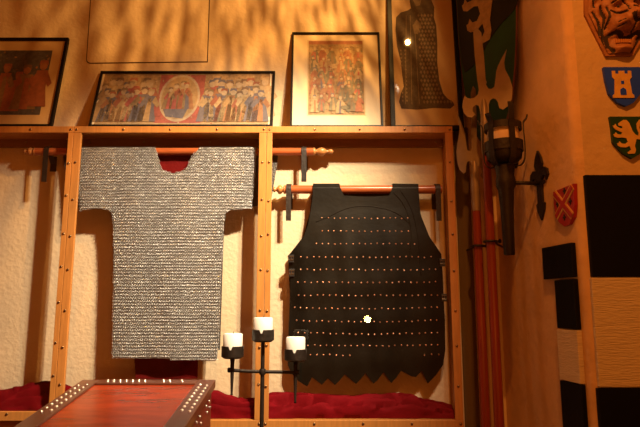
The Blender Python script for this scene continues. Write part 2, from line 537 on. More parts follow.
# a dark red undertunic hangs inside it: seen at the neck and below the hem
YU = YR + RR1 + .003
ut = MB(); ut.slab(px([(120, 149), (216, 149), (214, 190), (203, 215), (199, 300), (197.5, 378.5), (166, 379.5), (135.5, 378.5), (132, 300), (128, 215), (121, 190)], YU), .002, .03, lambda x, z: .0012 * math.sin(x * 60), y0=YU)
utp = Vector((W(168, 148, YU).x, YU, zr1)); ut.xform(Matrix.Translation(-utp))
uto = ut.build('undertunic', M['tunic']); uto.location = utp
tag(uto, 'dark red undertunic hanging inside the chain mail shirt, showing below its hem', 'tunic')
def rings(poly, yf, pitch, R, r, tilt, off):
    xs = [p[0] for p in poly]; zs = [p[1] for p in poly]
    SEG, TS = 9, 3
    V = []; Fc = []
    z = max(zs) - pitch * .4; row = 0
    rnd = random.Random(3)
    while z > min(zs):
        x = min(xs) + (pitch / 2 if row % 2 else 0)
        sg = 1 if row % 2 else -1
        while x < max(xs):
            if inside((x, z), poly):
                a = math.radians(tilt) * sg + rnd.gauss(0, .13); b = rnd.gauss(0, .20)
                ca, sa, cb, sb = math.cos(a), math.sin(a), math.cos(b), math.sin(b)
                yy = yf(x, z) - off
                o = len(V)
                for i in range(SEG):
                    t = 2 * PI * i / SEG
                    for k in range(TS):
                        q = 2 * PI * k / TS
                        rr = R + r * math.cos(q)
                        lx, lz, ly = rr * math.cos(t), rr * math.sin(t), r * math.sin(q)
                        y1 = ly * ca - lz * sa; z1 = ly * sa + lz * ca
                        x2 = lx * cb - y1 * sb; y2 = lx * sb + y1 * cb
                        V.append((x + x2 - MO.x, yy + y2 - MO.y, z + z1 - MO.z))
                for i in range(SEG):
                    for k in range(TS):
                        a0 = o + i * TS + k; a1 = o + i * TS + (k + 1) % TS
                        b0 = o + ((i + 1) % SEG) * TS + k; b1 = o + ((i + 1) % SEG) * TS + (k + 1) % TS
                        Fc.append((a0, b0, b1, a1))
            x += pitch
        z -= pitch * .92; row += 1
    m = MB(); m.v = V; m.f = Fc; m.mi = [0] * len(Fc)
    return m
rings(FP, ymail, .0084, .0050, .0011, 20, .0032).build('mail_rings', M['steel_ring'], mail, smooth=True)
# rolled edge over the rod
for (ua, ub) in ((77, 155), (199, 256)):
    ov = MB()
    xa, xb = W(ua, 148, YM).x, W(ub, 148, YM).x
    v = []; f = []
    for k in range(9):
        a = PI * k / 8
        for x in (xa, xb): v.append((x - MO.x, -math.cos(a) * (RR1 + .010), math.sin(a) * (RR1 + .004)))
    f = [(2 * k, 2 * k + 1, 2 * k + 3, 2 * k + 2) for k in range(8)]
    ov.add(v, f)
    ov.build('shoulder_fold', M['mail_back'], mail, smooth=True)

# ------------------------------------------------------------------ leather armour
YA = YR - RR2 - .010
arm = tag(empty('leather_armour', (W(366, 190, YA).x, YR, zr2)), 'black sleeveless leather armour with rows of copper rivets and a zigzag hem', 'armour')
AO = Vector(arm.location)
lp = [(313, 183.5), (339, 183.5), (341, 189), (344, 195.5), (360, 196.5), (375, 196.5), (389, 195.5), (392, 189), (393, 183.5), (418.5, 184), (419, 200), (420.5, 213), (424, 226), (430, 238), (437, 248), (441.5, 254), (443, 275), (444.5, 300), (446.5, 330), (447, 350), (445, 366), (438, 376), (429, 384.5), (423, 371.5), (417, 378), (412, 377), (407, 374), (402, 371.5), (397, 379), (392, 384), (384, 372.5), (378, 381), (374, 384.5), (366, 374), (361, 380), (356.5, 385), (345, 375), (340, 381), (335, 386), (328, 379), (322, 386), (312, 378), (307, 388), (298, 382), (291, 374), (287.5, 366), (288, 340), (289.5, 300), (290.5, 275), (287.5, 256), (296, 247), (303.5, 237), (308, 225), (310.5, 212), (312.5, 198)]
AP = px(lp, YA)
za_top = max(z for _, z in AP)
def yarm(x, z):
    d = za_top - z
    dx = x - AO.x
    w = min(1, max(0, (d - .12) / .3))
    return YA + .052 * max(0, (d - .25) / .78) - .022 * w * max(0, 1 - (dx / .42) ** 2) + .004 * math.sin(dx * 30 + d * 3) * w + .003 * math.sin(dx * 55 - d * 6) * w + .003 * math.sin(d * 34 + dx * 3) * w
body = MB(); body.slab(AP, .005, .022, yarm); body.xform(Matrix.Translation(-AO))
body.build('front_panel', M['leather_black'], arm, smooth=True, sm_angle=50)
YAB = YR + RR2 + .012
bp_px = [(313, 183.5), (339, 183.5), (344, 190), (389, 190), (393, 183.5), (418.5, 184), (420, 213), (430, 238), (441, 255), (444, 300), (445, 340), (290, 340), (290, 300), (288, 256), (303, 237), (310, 212)]
bb = MB(); bb.slab(px(bp_px, YAB), .004, .05, y0=YAB); bb.xform(Matrix.Translation(-AO)); bb.build('back_panel', M['leather_black'], arm)
for (ua, ub) in ((313, 339), (393, 418.5)):
    so = MB()
    xa, xb = W(ua, 184, YA).x, W(ub, 184, YA).x
    v = []
    for rr in (RR2 + .003, RR2 + .008):
        for k in range(9):
            a = PI * k / 8
            for x in (xa, xb): v.append((x - AO.x, -math.cos(a) * (rr + .003), math.sin(a) * rr))
    f = []
    for s_ in (0, 18):
        f += [(s_ + 2 * k, s_ + 2 * k + 1, s_ + 2 * k + 3, s_ + 2 * k + 2) for k in range(8)]
    f += [(2 * k, 2 * k + 2, 2 * k + 20, 2 * k + 18) for k in range(8)] + [(2 * k + 1, 2 * k + 19, 2 * k + 21, 2 * k + 3) for k in range(8)]
    so.add(v, f)
    so.build('shoulder_strap', M['leather_black'], arm, smooth=True, sm_angle=50)
# raised seam across the chest and bound edges
def on_arm(u, v, off):
    p = W(u, v, YA); return Vector((p.x - AO.x, yarm(p.x, p.z) - off - AO.y, p.z - AO.z))
sm = MB()
sm.tube([on_arm(u, v, .0005) for u, v in catmull([(316, 222), (328, 217), (345, 209), (362, 206), (382, 208), (398, 214), (410, 224)], 5)], .0022, 6)
sm.tube([on_arm(u, v, .0005) for u, v in catmull([(393, 192), (402, 202), (408, 216), (411, 235), (409, 260)], 5)], .0022, 6)
sm.tube([on_arm(u, v, .0005) for u, v in catmull([(400, 190), (408, 202), (414, 218), (418, 240), (421, 275)], 5)], .0018, 6)
sm.build('seam', M['leather_black'], arm, smooth=True)
# side buckles
for (u, v, s_) in ((291, 258, 1), (291.5, 272, 1), (442.5, 262, -1), (445, 297, -1)):
    b = MB()
    c = on_arm(u, v, .006)
    b.box(c.x - .014, c.x + .014, c.y - .002, c.y + .004, c.z - .022, c.z + .016, bev=.0015)
    st = b.build('side_strap', M['strap'], arm)
    b = MB()
    pts = [(c.x - .012, c.y - .004, c.z - .01), (c.x + .012, c.y - .004, c.z - .01), (c.x + .012, c.y - .004, c.z + .008), (c.x - .012, c.y - .004, c.z + .008), (c.x - .012, c.y - .004, c.z - .01)]
    b.tube(pts, .0018, 6)
    b.tube([(c.x, c.y - .005, c.z - .01), (c.x, c.y - .005, c.z + .009)], .0014, 6)
    b.build('buckle', M['screw'], st)
rv_rows = [(218, 322, 408), (231, 322, 408), (243.5, 316, 414), (257, 301, 431), (269.5, 301, 436), (282, 298, 436), (295, 298, 438), (307.5, 294, 438), (320.5, 297, 438), (333, 298, 439), (345, 308, 439), (354.5, 310, 350), (355, 425, 440)]
rv = []
for (v, u0, u1) in rv_rows:
    n = max(1, round((u1 - u0) / 6.3))
    for k in range(n + 1):
        u = u0 + (u1 - u0) * k / n + random.uniform(-.5, .5)
        rv.append((u, v + 1.2 * math.sin((u - 290) / 150 * PI) * (1 if v > 300 else .4) + random.uniform(-.5, .5)))
rp = MB().lathe([(.0042, .001), (.0042, 0), (.0036, -.0018), (.0022, -.003), (.0004, -.0036)], 8)
rp.xform(Matrix.Rotation(-PI / 2, 4, 'X'))
order = list(range(len(rv)))
keep = set(order[::max(1, len(rv) // 100)][:100])
r0 = None
rest = MB()
for i, (u, v) in enumerate(rv):
    p = on_arm(u, v, .0)
    if i in keep:
        if r0 is None:
            r0 = MB(); r0.v = [tuple(-Vector(q) if False else (q[0], -q[1] if q[1] > 0 else q[1], q[2])) for q in rp.v]; r0.f = list(rp.f); r0.mi = list(rp.mi)
            r0 = r0.build('rivet', M['copper'], arm, smooth=True); r0.location = p
        else:
            copy_obj(r0, arm, p)
    else:
        rest.add([(q[0] + p.x, (-q[1] if q[1] > 0 else q[1]) + p.y, q[2] + p.z) for q in rp.v], rp.f)
tag(rest.build('rivet_field', M['copper'], arm, smooth=True), kind='stuff')

# ------------------------------------------------------------------ crumpled red cloth on the floor of the case
top_px = [(-60, 392), (-20, 391), (0, 390), (18, 387), (32, 383), (48, 382), (62, 384), (90, 390), (140, 394), (200, 391), (216, 391), (228, 395), (240, 398), (258, 398), (272, 393), (290, 393), (320, 394), (345, 396), (375, 394), (398, 391), (410, 392.5), (425, 399), (440, 402), (453, 405)]
YC = 2.865
cx = [W(u, 400, YC).x for u, v in top_px]; cz = [W(u, v, YC).z for u, v in top_px]
def ctop(x):
    for i in range(len(cx) - 1):
        if cx[i] <= x <= cx[i + 1]:
            t = (x - cx[i]) / (cx[i + 1] - cx[i]); t = t * t * (3 - 2 * t)
            return cz[i] * (1 - t) + cz[i + 1] * t
    return cz[0] if x < cx[0] else cz[-1]
from mathutils import noise as mnoise
x0c, x1c = XLL + .08, XR - .024
NX, NS = 260, 26
V = []; Fc = []
for i in range(NX + 1):
    x = x0c + (x1c - x0c) * i / NX
    H = ctop(x) - ZBT
    end = min(1, (x - x0c) / .03 + .25, (x1c - x) / .012 + .55)
    for k in range(NS + 1):
        a = PI * k / NS
        n = mnoise.noise(Vector((x * 5.0, a * 1.6, 3.1))) * .5 + mnoise.noise(Vector((x * 11 + a * 2.2, a * 3.0 - x * 4, 8))) * .35
        ridge = abs(mnoise.noise(Vector((x * 4.2 + a * 1.2, a * 2.4 - x * 2.0, 1.7))))
        rr = 1 + .20 * n - .62 * (0.22 - min(.22, ridge)) / .22 * math.sin(a)
        yy = YC - .004 - math.cos(a) * .052 * (.92 + .14 * n - .9 * (.22 - min(.22, ridge)))
        zz = ZBT + .001 + max(0, math.sin(a)) ** .7 * H * min(1.04, rr) * end
        yy = max(YF + .0195, min(YB - .003, yy))
        V.append((x, yy, zz))
for i in range(NX):
    for k in range(NS):
        a = i * (NS + 1) + k
        Fc.append((a, a + 1, a + NS + 2, a + NS + 1))
    Fc.append((i * (NS + 1), (i + 1) * (NS + 1), (i + 1) * (NS + 1) + NS, i * (NS + 1) + NS))
Fc.append(tuple(range(NS + 1))[::-1]); Fc.append(tuple(NX * (NS + 1) + k for k in range(NS + 1)))
tag(MB().add(V, Fc).build('velvet_cloth', M['velvet'], smooth=True, sm_angle=70), 'crumpled dark red velvet cloth lying along the bottom of the display case', 'cloth')

# ------------------------------------------------------------------ framed pictures on top of the case
PAL = [(0.45, 0.09, 0.05), (0.10, 0.14, 0.25), (0.62, 0.40, 0.18), (0.30, 0.20, 0.10), (0.16, 0.20, 0.14), (0.72, 0.52, 0.28), (0.52, 0.20, 0.08), (0.78, 0.60, 0.40), (0.18, 0.10, 0.07), (0.55, 0.06, 0.08)]
def pal(mult, tint=(1, 1, 1), nm='', mute=.35):
    return [mat('print_ink_' + nm + str(i), tuple((c * (1 - mute) + g * mute) * mult * t for c, t, g in zip(p, tint, (.40, .26, .13))), 0.7, var=0.35, vscale=60) for i, p in enumerate(PAL)]
def ell(cx_, cz_, rx, rz, n=12):
    return [(cx_ + rx * math.cos(2 * PI * k / n), cz_ + rz * math.sin(2 * PI * k / n)) for k in range(n)]
def flat(mbx, poly, y, mi):
    vs, fs = cdt(poly)
    o = []
    for f in fs:
        a = sum(vs[f[i]][0] * vs[f[(i + 1) % len(f)]][1] - vs[f[(i + 1) % len(f)]][0] * vs[f[i]][1] for i in range(len(f)))
        o.append(f if a > 0 else f[::-1])
    mbx.add([(x, y, z) for x, z in vs], o, mi)
def figure(mbx, x, z, h, y, rnd, robe, skin=7):
    """a small robed figure: gown, sash folds, arms, head, hat or hair"""
    w = h * rnd.uniform(.18, .26); lean = h * rnd.uniform(-.08, .08)
    flat(mbx, [(x - w, z), (x - w * .8, z + h * .3), (x - w * .55 + lean, z + h * .78), (x + w * .55 + lean, z + h * .78), (x + w * .75, z + h * .4), (x + w * 1.1, z)], y, robe)
    c2 = rnd.choice([0, 1, 2, 3, 5, 6, 9])
    flat(mbx, [(x - w * .2, z), (x - w * .1 + lean * .6, z + h * .7), (x + w * .25 + lean * .6, z + h * .7), (x + w * .45, z)], y - .0001, c2)
    for q in (-1, 1):
        flat(mbx, [(x + lean + q * w * .5, z + h * .76), (x + lean + q * w * 1.1, z + h * .5), (x + lean + q * w * .8, z + h * .42), (x + lean + q * w * .2, z + h * .6)], y - .0002, rnd.choice([robe, c2]))
    flat(mbx, ell(x + lean, z + h * .88, h * .075, h * .1, 10), y - .0003, skin)
    flat(mbx, [(x + lean - h * .09, z + h * .9), (x + lean - h * .07, z + h * 1.0), (x + lean + h * .07, z + h * 1.0), (x + lean + h * .09, z + h * .9), (x + lean, z + h * .95)], y - .0004, rnd.choice([8, 3, 1, 0, 5]))
def picture(name, cx_, width, height, ybot, ztop_wall, label, bw, depth, build_inner, mount, anchors):
    lean = math.asin(min(.6, (YB - .004 - ybot - depth * .5) / height))
    z0 = ZT + .001
    t = tag(empty('framed_picture', (cx_, ybot, z0 + depth * math.sin(lean)), (-lean, 0, 0)), label, 'picture', 'framed pictures on the display case')
    w = width / 2
    f = MB()
    f.box(-w, w, 0, depth, 0, bw, bev=.002); f.box(-w, w, 0, depth, height - bw, height, bev=.002)
    f.box(-w, -w + bw, .0004, depth, bw, height - bw, bev=.002); f.box(w - bw, w, .0004, depth, bw, height - bw, bev=.002)
    f.build('frame', M['frame_black'], t)
    MB().box(-w + bw * .6, w - bw * .6, depth * .55, depth * .9, bw * .6, height - bw * .6).build('mount_board', mount, t)
    build_inner(t, w - bw, height, depth * .55 - .0006)
    g = MB().add([(-w + bw * .8, .004, bw * .8), (w - bw * .8, .004, bw * .8), (w - bw * .8, .004, height - bw * .8), (-w + bw * .8, .004, height - bw * .8)], [(0, 1, 2, 3)])
    g.build('picture_glass', M['pic_glass'], t)
    return t, lean

YPB = 2.802
def height_for(vtop, Yt):
    return None
def pic_dims(ul, ur, vt):
    """top corners seen at the wall, foot on the case"""
    a = W(ul, vt, YB - .02); b = W(ur, vt, YB - .02)
    dz = a.z - ZT; dy = YB - .02 - YPB
    return (a.x + b.x) / 2, b.x - a.x, math.hypot(dz, dy)

P1 = pal(.75, (1, .85, .7), 'dark'); P2 = pal(.74, nm='frieze', mute=.38); P3 = pal(.95, (1, 1, .95), 'pale', mute=.45)
bg_dark = mat('tapestry_ground_dark', (0.10, 0.085, 0.085), 0.8, var=0.5, vscale=60)
bg_frieze = mat('tapestry_ground_tan', (0.42, 0.27, 0.13), 0.8, var=0.5, vscale=70)
bg_pale = mat('tapestry_ground_pale', (0.46, 0.31, 0.15), 0.8, var=0.5, vscale=60)
# 1: dark tapestry print, wide tan mount
def inner1(t, w, h, y):
    m = MB(); x0, x1, z0, z1 = -w + .065, w - .062, .075, h - .078
    flat(m, [(x0, z0), (x1, z0), (x1, z1), (x0, z1)], y, 10)
    r = random.Random(11)
    n = 9
    for k in range(n):
        figure(m, x0 + (x1 - x0) * (k + .6) / (n + .2), z0 + .02 + r.uniform(0, .03), (z1 - z0) * r.uniform(.6, .75), y - .0003 * (k % 3 + 1) * 2, r, r.choice([0, 3, 6, 8, 6]), 6)
    for k in range(120):
        a, b = r.uniform(x0 + .01, x1 - .01), r.uniform(z0 + .01, z1 - .01); s = r.uniform(.003, .008)
        flat(m, ell(a, b, s, s * r.uniform(.5, 1.4), 6), y - .0002, r.choice([3, 4, 6, 8, 2]))
    m.build('print', P1 + [bg_dark], t)
cx1, w1, h1 = pic_dims(-70, 68, 37.5)
picture('p', cx1, w1, h1, YPB, 0, 'black framed dark tapestry print with tan mount, cut off at the left edge', .016, .02, inner1, M['mat_tan'], None)
# 2: long frieze
def inner2(t, w, h, y):
    m = MB(); x0, x1, z0, z1 = -w + .012, w - .012, .014, h - .012
    flat(m, [(x0, z0), (x1, z0), (x1, z1), (x0, z1)], y, 10)
    H = z1 - z0; r = random.Random(5)
    xm = x0 + (x1 - x0) * .47
    # roundel
    flat(m, [(xm - .115, z0 + .012), (xm + .125, z0 + .012), (xm + .125, z1 - .008), (xm - .115, z1 - .008)], y - .0002, 9)
    flat(m, ell(xm, z0 + H * .52, .108, H * .46, 28), y - .0004, 7)
    flat(m, ell(xm, z0 + H * .52, .096, H * .41, 28), y - .0006, 2)
    flat(m, [(xm - .085, z0 + H * .36), (xm - .06, z0 + H * .16), (xm + .03, z0 + H * .12), (xm + .05, z0 + H * .3), (xm, z0 + H * .5)], y - .0008, 1)
    for (dx, hh, c) in ((-.03, .5, 2), (.0, .55, 5), (.04, .52, 6), (-.06, .42, 3)):
        figure(m, xm + dx, z0 + H * .3, H * hh, y - .0012, r, c)
    for side, (a, b) in enumerate(((x0 + .02, xm - .135), (xm + .145, x1 - .02))):
        n = 9 if side == 0 else 11
        for row in (1, 0):
            for k in range(n):
                x = a + (b - a) * (k + (.5 if row else 0)) / n
                figure(m, x, z0 + (.055 if row else .022), H * r.uniform(.62, .76) * (1 if row else .9), y - (.0006 if row else .0016) - .0001 * k, r, r.choice([0, 1, 2, 3, 6, 9, 5, 4, 1]))
    for k in range(260):
        a, b = r.uniform(x0 + .006, x1 - .006), r.uniform(z0 + .006, z1 - .006); s = r.uniform(.002, .005)
        flat(m, ell(a, b, s, s * r.uniform(.5, 1.6), 6), y - .0022 if r.random() < .25 else y - .0003, r.choice([0, 2, 3, 5, 6, 7, 8]))
    flat(m, [(x0 + .004, z0 + .003), (x1 - .004, z0 + .003), (x1 - .004, z0 + .012), (x0 + .004, z0 + .012)], y - .0018, 5)
    flat(m, [(x0 + .004, z1 - .01), (x1 - .004, z1 - .01), (x1 - .004, z1 - .004), (x0 + .004, z1 - .004)], y - .0018, 3)
    m.build('print', P2 + [bg_frieze], t)
cx2, w2, h2 = pic_dims(100, 275, 71)
picture('p', cx2, w2, h2, YPB, 0, 'long low black framed print of a crowd of robed figures around a red roundel', .013, .018, inner2, M['mat_cream'], None)
# 3: upright print with a wide cream mount
def inner3(t, w, h, y):
    m = MB(); x0, x1, z0, z1 = -w + .081, w - .083, .075, h - .052
    o = MB(); e = .007
    flat(o, [(x0 - e, z0 - e), (x1 + e, z0 - e), (x1 + e, z1 + e), (x0 - e, z1 + e)], y + .0002, 0)
    o.build('mount_window', mat('mount_bevel', (.66, .52, .32), .8), t)
    flat(m, [(x0, z0), (x1, z0), (x1, z1), (x0, z1)], y, 10)
    flat(m, [(x0, z1 - .022), (x1, z1 - .022), (x1, z1), (x0, z1)], y - .0002, 0)
    H = z1 - z0; Wd = x1 - x0; r = random.Random(21)
    arch = [(x0 + .01, z0 + H * .62)] + [(x0 + Wd / 2 - (Wd / 2 - .012) * math.cos(PI * k / 14), z0 + H * .78 + .05 * math.sin(PI * k / 14)) for k in range(15)] + [(x1 - .01, z0 + H * .62)]
    flat(m, arch, y - .0002, 5)
    for row in range(6):
        n = 6
        for k in range(n):
            x = x0 + Wd * (k + .5 + r.uniform(-.2, .2)) / n
            z = z0 + H * (.67 - .13 * row) + r.uniform(-.004, .014)
            figure(m, min(max(x, x0 + .03), x1 - .03), z, H * .225, y - .0006 - row * .0006 - .0001 * k, r, r.choice([0, 4, 2, 6, 5, 4, 6]))
    for k in range(320):
        a, b = r.uniform(x0 + .004, x1 - .004), r.uniform(z0 + .004, z1 - .03); s = r.uniform(.002, .006)
        flat(m, ell(a, b, s, s * r.uniform(.4, 1.6), 6), y - .0038 if r.random() < .35 else y - .0004, r.choice([0, 2, 3, 4, 5, 6, 7, 6, 5]))
    flat(m, ell(x0 + Wd * .68, z0 + H * .09, .035, .013, 12), y - .004, 4)
    m.build('print', P3 + [bg_pale], t)
cx3, w3, h3 = pic_dims(292, 379.5, 32)
picture('p', cx3, w3, h3, YPB, 0, 'upright black framed colourful print in a wide cream mount, beside the tall rubbing', .010, .02, inner3, M['mat_cream'], None)
# 4: tall brass rubbing of a robed lady
ink = mat('rubbing_ink', (0.12, 0.083, 0.05), 0.8, var=0.4, vscale=60)
ink2 = mat('rubbing_ink_pale', (0.30, 0.21, 0.12), 0.8, var=0.4, vscale=60)
TL = {}
def inner4(t, w, h, y):
    m = MB()
    z0 = .115
    S = TL['s']     # metres per photo pixel on the sheet
    def q(u, v): return ((u - 423.5) * S, z0 + (105 - v) * S * 1.12)
    gown = [(400, 104), (398, 98), (400, 90), (403, 84), (402, 74), (401, 60), (398, 46), (397, 30), (398, 18), (403, 13), (410, 11), (413, 9), (412, 2), (413, -6), (418, -9), (424, -8), (428, -2), (429, 8), (436, 12), (434, 14), (437, 26), (437, 45), (436, 62), (437, 78), (440, 90), (444, 95), (449, 98), (450, 101), (446, 104), (430, 103.5), (415, 105)]
    flat(m, [q(*p) for p in gown], y - .0002, 0)
    veil = [(428, -8), (432, -4), (436, 8), (435, 19), (431, 14), (425, 4)]
    flat(m, [q(*p) for p in veil], y - .0004, 0)
    flat(m, [q(*p) for p in [(414, -2), (417, -6), (421, -6), (424, -1), (422, 6), (418, 7)]], y - .0004, 1)
    # hanging folds, praying hands, lattice of lozenges
    for (a, b) in (((408, 16), (404, 100)), ((412, 16), (410, 100)), ((416, 30), (417, 100)), ((426, 14), (418, 34))):
        pa, pb = Vector(q(*a)), Vector(q(*b)); d = (pb - pa).normalized(); n_ = Vector((-d.y, d.x)) * .0016
        flat(m, [tuple(pa + n_), tuple(pb + n_), tuple(pb - n_), tuple(pa - n_)], y - .0005, 1)
    flat(m, [q(*p) for p in [(414, 26), (418, 20), (421, 24), (419, 34), (415, 34)]], y - .0006, 1)
    G = [q(*p) for p in gown]
    for i in range(9):
        for k in range(22):
            u = 420 + i * 3.2 + (1.6 if k % 2 else 0); v = 16 + k * 3.9
            c = q(u, v)
            if inside(c, G) and inside(q(u + 1.6, v), G):
                s = S * 1.3
                flat(m, [(c[0] - s, c[1]), (c[0], c[1] - s * 1.5), (c[0] + s, c[1]), (c[0], c[1] + s * 1.5)], y - .0005, 1)
    for k in range(14):
        for u in (401.5, 405.5):
            c = q(u, 50 + k * 3.6)
            if inside(c, G): flat(m, ell(c[0], c[1], S * .8, S * 1.1, 8), y - .0005, 1)
    m.build('print', [ink, ink2], t)
cx4, w4, h4 = pic_dims(386.5, 455, -22)
TL['s'] = w4 / 68
tall, lean4 = picture('p', cx4, w4, h4, 2.842, 0, 'tall black framed brass rubbing of a robed lady, rightmost on the case', .024, .022, inner4, mat('rubbing_paper', (0.66, 0.47, 0.27), .8, var=.08, vscale=4), None)

# ------------------------------------------------------------------ studded slant topped table in front
YT1 = 2.10
a = W(82.5, 378.5, YT1); b = W(215.7, 380.5, YT1)
TW = b.x - a.x; TX = (a.x + b.x) / 2; TZ = (a.z + b.z) / 2
SL = math.radians(8.8); TLn = .78
tb = tag(empty('slant_top_table', (TX, YT1 - TLn / 2, 0)), 'dark studded table with a red lacquered slanted top in front of the display case', 'table')
TO = Vector(tb.location)
def lidz(y):   # y relative to the table centre
    return TZ - (TLn / 2 - y) * math.tan(SL)
hw = TW / 2; hl = TLn / 2
def slanted(mbx):
    mbx.v = [(x, y, z + lidz(y)) for x, y, z in mbx.v]; return mbx
bd = .062
m = MB()
for (x0, x1, y0, y1) in ((-hw, -hw + bd, -hl, hl), (hw - bd, hw, -hl, hl), (-hw + bd, hw - bd, hl - .048, hl), (-hw + bd, hw - bd, -hl, -hl + .06)):
    m.box(x0, x1, y0, y1, -.028, 0, bev=.003)
rimo = slanted(m).build('lid_border', M['chest_dark'], tb)
slanted(MB().box(-hw + bd, hw - bd, -hl + .06, hl - .048, -.024, -.006)).build('lid_panel', M['lid_red'], tb)
m = MB(); m.box(-hw + .012, hw - .012, -hl + .012, hl - .012, -.20, -.028); slanted(m)
body_t = m.build('body', M['chest_side'], tb)
m = MB(); m.box(-hw + .004, hw - .004, -hl + .004, hl - .004, -.225, -.20, bev=.003); slanted(m).build('base_moulding', M['chest_dark'], tb)
for sx in (-1, 1):
    for sy in (-1, 1):
        x, y = sx * (hw - .045), sy * (hl - .05)
        zt = lidz(y) - .212
        MB().lathe([(.016, 0), (.022, .03), (.018, .06), (.024, zt * .5), (.017, zt * .7), (.026, zt * .86), (.026, zt)], 12, origin=(x, y, 0)).build('leg', M['chest_dark'], tb, smooth=True, sm_angle=50)
sp = MB().lathe([(.0058, 0), (.0056, .0016), (.0044, .0034), (.0022, .0045), (.0003, .0048)], 9)
stud0 = None
def stud(parent, loc, rot=(0, 0, 0)):
    global stud0
    if stud0 is None:
        stud0 = sp.build('stud', M['stud'], parent, smooth=True); o = stud0
    else: o = copy_obj(stud0, parent)
    o.location = loc; o.rotation_euler = rot
for sx in (-1, 1):
    for k in range(9):
        y = hl - .075 - k * .032
        for dx in (.017, .042):
            if sx < 0 or True:
                stud(rimo, (sx * (hw - dx), y + (.010 if dx > .03 else 0), lidz(y + (.010 if dx > .03 else 0))), (SL, 0, 0))
for k in list(range(3, 10)) + [12, 13, 15]:
    x = -hw + .03 + (TW - .06) * k / 19
    for dy in (.014, .032):
        stud(rimo, (x + (.006 if dy > .02 else 0), hl - dy, lidz(hl - dy)), (SL, 0, 0))
for k in range(9):
    for dz in (-.06, -.085):
        y = hl - .05 - k * .05 + (.016 if dz < -.07 else 0)
        if k % 3 != 2: stud(body_t, (hw - .012, y, lidz(y) + dz), (0, PI / 2, 0))
for k in range(14):
    if k not in (3, 6, 10): stud(body_t, (-hw + .04 + (TW - .08) * k / 13, hl - .012, lidz(hl) - .055), (-PI / 2, 0, 0))

# ------------------------------------------------------------------ iron candelabrum and its three candles
YK = 2.45
cb = W(262.5, 371, YK)
cand = tag(empty('candelabrum', (cb.x, YK, 0)), 'black iron three armed candelabrum standing in front of the middle post of the case', 'candelabrum')
def K(u, v): 
    p = W(u, v, YK); return (p.x - cb.x, 0, p.z)
zbar = cb.z
zc = K(263, 341)[2]
MB().tube([(0, 0, .03), (0, 0, zc - .03), (0, 0, zc)], [.0095, .0085, .0085], 12).build('stem', M['iron'], cand, smooth=True, sm_angle=40)
xl, xr = K(232.5, 371)[0], K(296, 373)[0]
m = MB()
m.tube([(xl - .012, 0, zbar + .004), (xl * .5, -.001, zbar - .001), (0, 0, zbar - .003), (xr * .5, -.001, zbar - .004), (xr + .008, 0, zbar - .006)], .0072, 10)
m.lathe([(.0095, -.008), (.011, 0), (.0095, .008)], 10, axis='x', origin=(xl - .012, 0, zbar + .004))
m.lathe([(.0095, -.008), (.011, 0), (.0095, .008)], 10, axis='x', origin=(xr + .006, 0, zbar - .006))
m.lathe([(.012, -.012), (.014, -.006), (.014, .006), (.012, .012)], 12, origin=(0, 0, zbar - .003))
m.build('cross_bar', M['iron'], cand, smooth=True, sm_angle=50)
for u in (0, 1, 2):
    t = 2 * PI * u / 3 + PI / 2
    pts = [(math.cos(t) * r, math.sin(t) * r, z) for r, z in ((.0, .22), (.03, .2), (.08, .10), (.15, .03), (.19, .012))]
    MB().tube(catmull(pts, 4), .0085, 8).build('foot', M['iron'], cand, smooth=True)
CR = .0405
def cup(x, ztop, name='cup'):
    # shallow crown-shaped cup; notches in the rim
    n = 48; hgt = .047
    V = []; Fc = []
    def rimh(k): 
        return hgt - (.014 if k % 12 in (0, 11) else 0)
    R0 = CR + .0025; R1 = CR + .006
    for k in range(n):
        t = 2 * PI * k / n; c, s = math.cos(t), math.sin(t)
        V += [(x + R0 * c, R0 * s, ztop + .004), (x + R0 * c, R0 * s, ztop + rimh(k)), (x + R1 * c, R1 * s, ztop + rimh(k)), (x + R1 * c, R1 * s, ztop + .004), (x + (R1 - .012) * c, (R1 - .012) * s, ztop - .004)]
    for k in range(n):
        a = k * 5; b = ((k + 1) % n) * 5
        for j in range(4): Fc.append((a + j, a + j + 1, b + j + 1, b + j))
    Fc.append(tuple(k * 5 for k in range(n))); Fc.append(tuple(k * 5 + 4 for k in range(n))[::-1])
    return MB().add(V, Fc).build(name, M['iron'], cand)
cup(0, zc)
candle_proto = None
def candle(x, zt, h, label):
    global candle_proto
    t = tag(empty('candle', (cb.x + x, YK, zt + .0045)), label, 'candle', 'white pillar candles')
    MB().lathe([(CR - .001, 0), (CR, .003), (CR, h - .004), (CR - .004, h), (CR - .012, h - .003), (.006, h - .006)], 28).build('wax', M['wax'], t, smooth=True, sm_angle=50)
    MB().tube([(0, 0, h - .008), (.001, 0, h + .002), (.003, 0, h + .008)], .0013, 6).build('wick', M['wick'], t)
candle(0, zc, zc * 0 + (K(263, 318.5)[2] - zc), 'white pillar candle on the tall middle spike of the candelabrum')
for (u, vc, vt, vb, label) in ((232.5, 357.5, 334.5, 395, 'white pillar candle on the left arm of the candelabrum'), (295.5, 360.5, 338, 403, 'white pillar candle on the right arm in front of the leather armour')):
    x = K(u, vc)[0]; z = K(u, vc)[2]; zb2 = K(u, vb)[2]
    cup(x, z)
    MB().tube([(x, 0, z), (x, 0, z - .025), (x, 0, (z + zb2) / 2), (x, 0, zb2 + .006), (x, 0, zb2)], [.011, .0085, .0075, .0045, .006], 10).build('spike', M['iron'], cand, smooth=True)
    candle(x, z, K(u, vt)[2] - z, label)

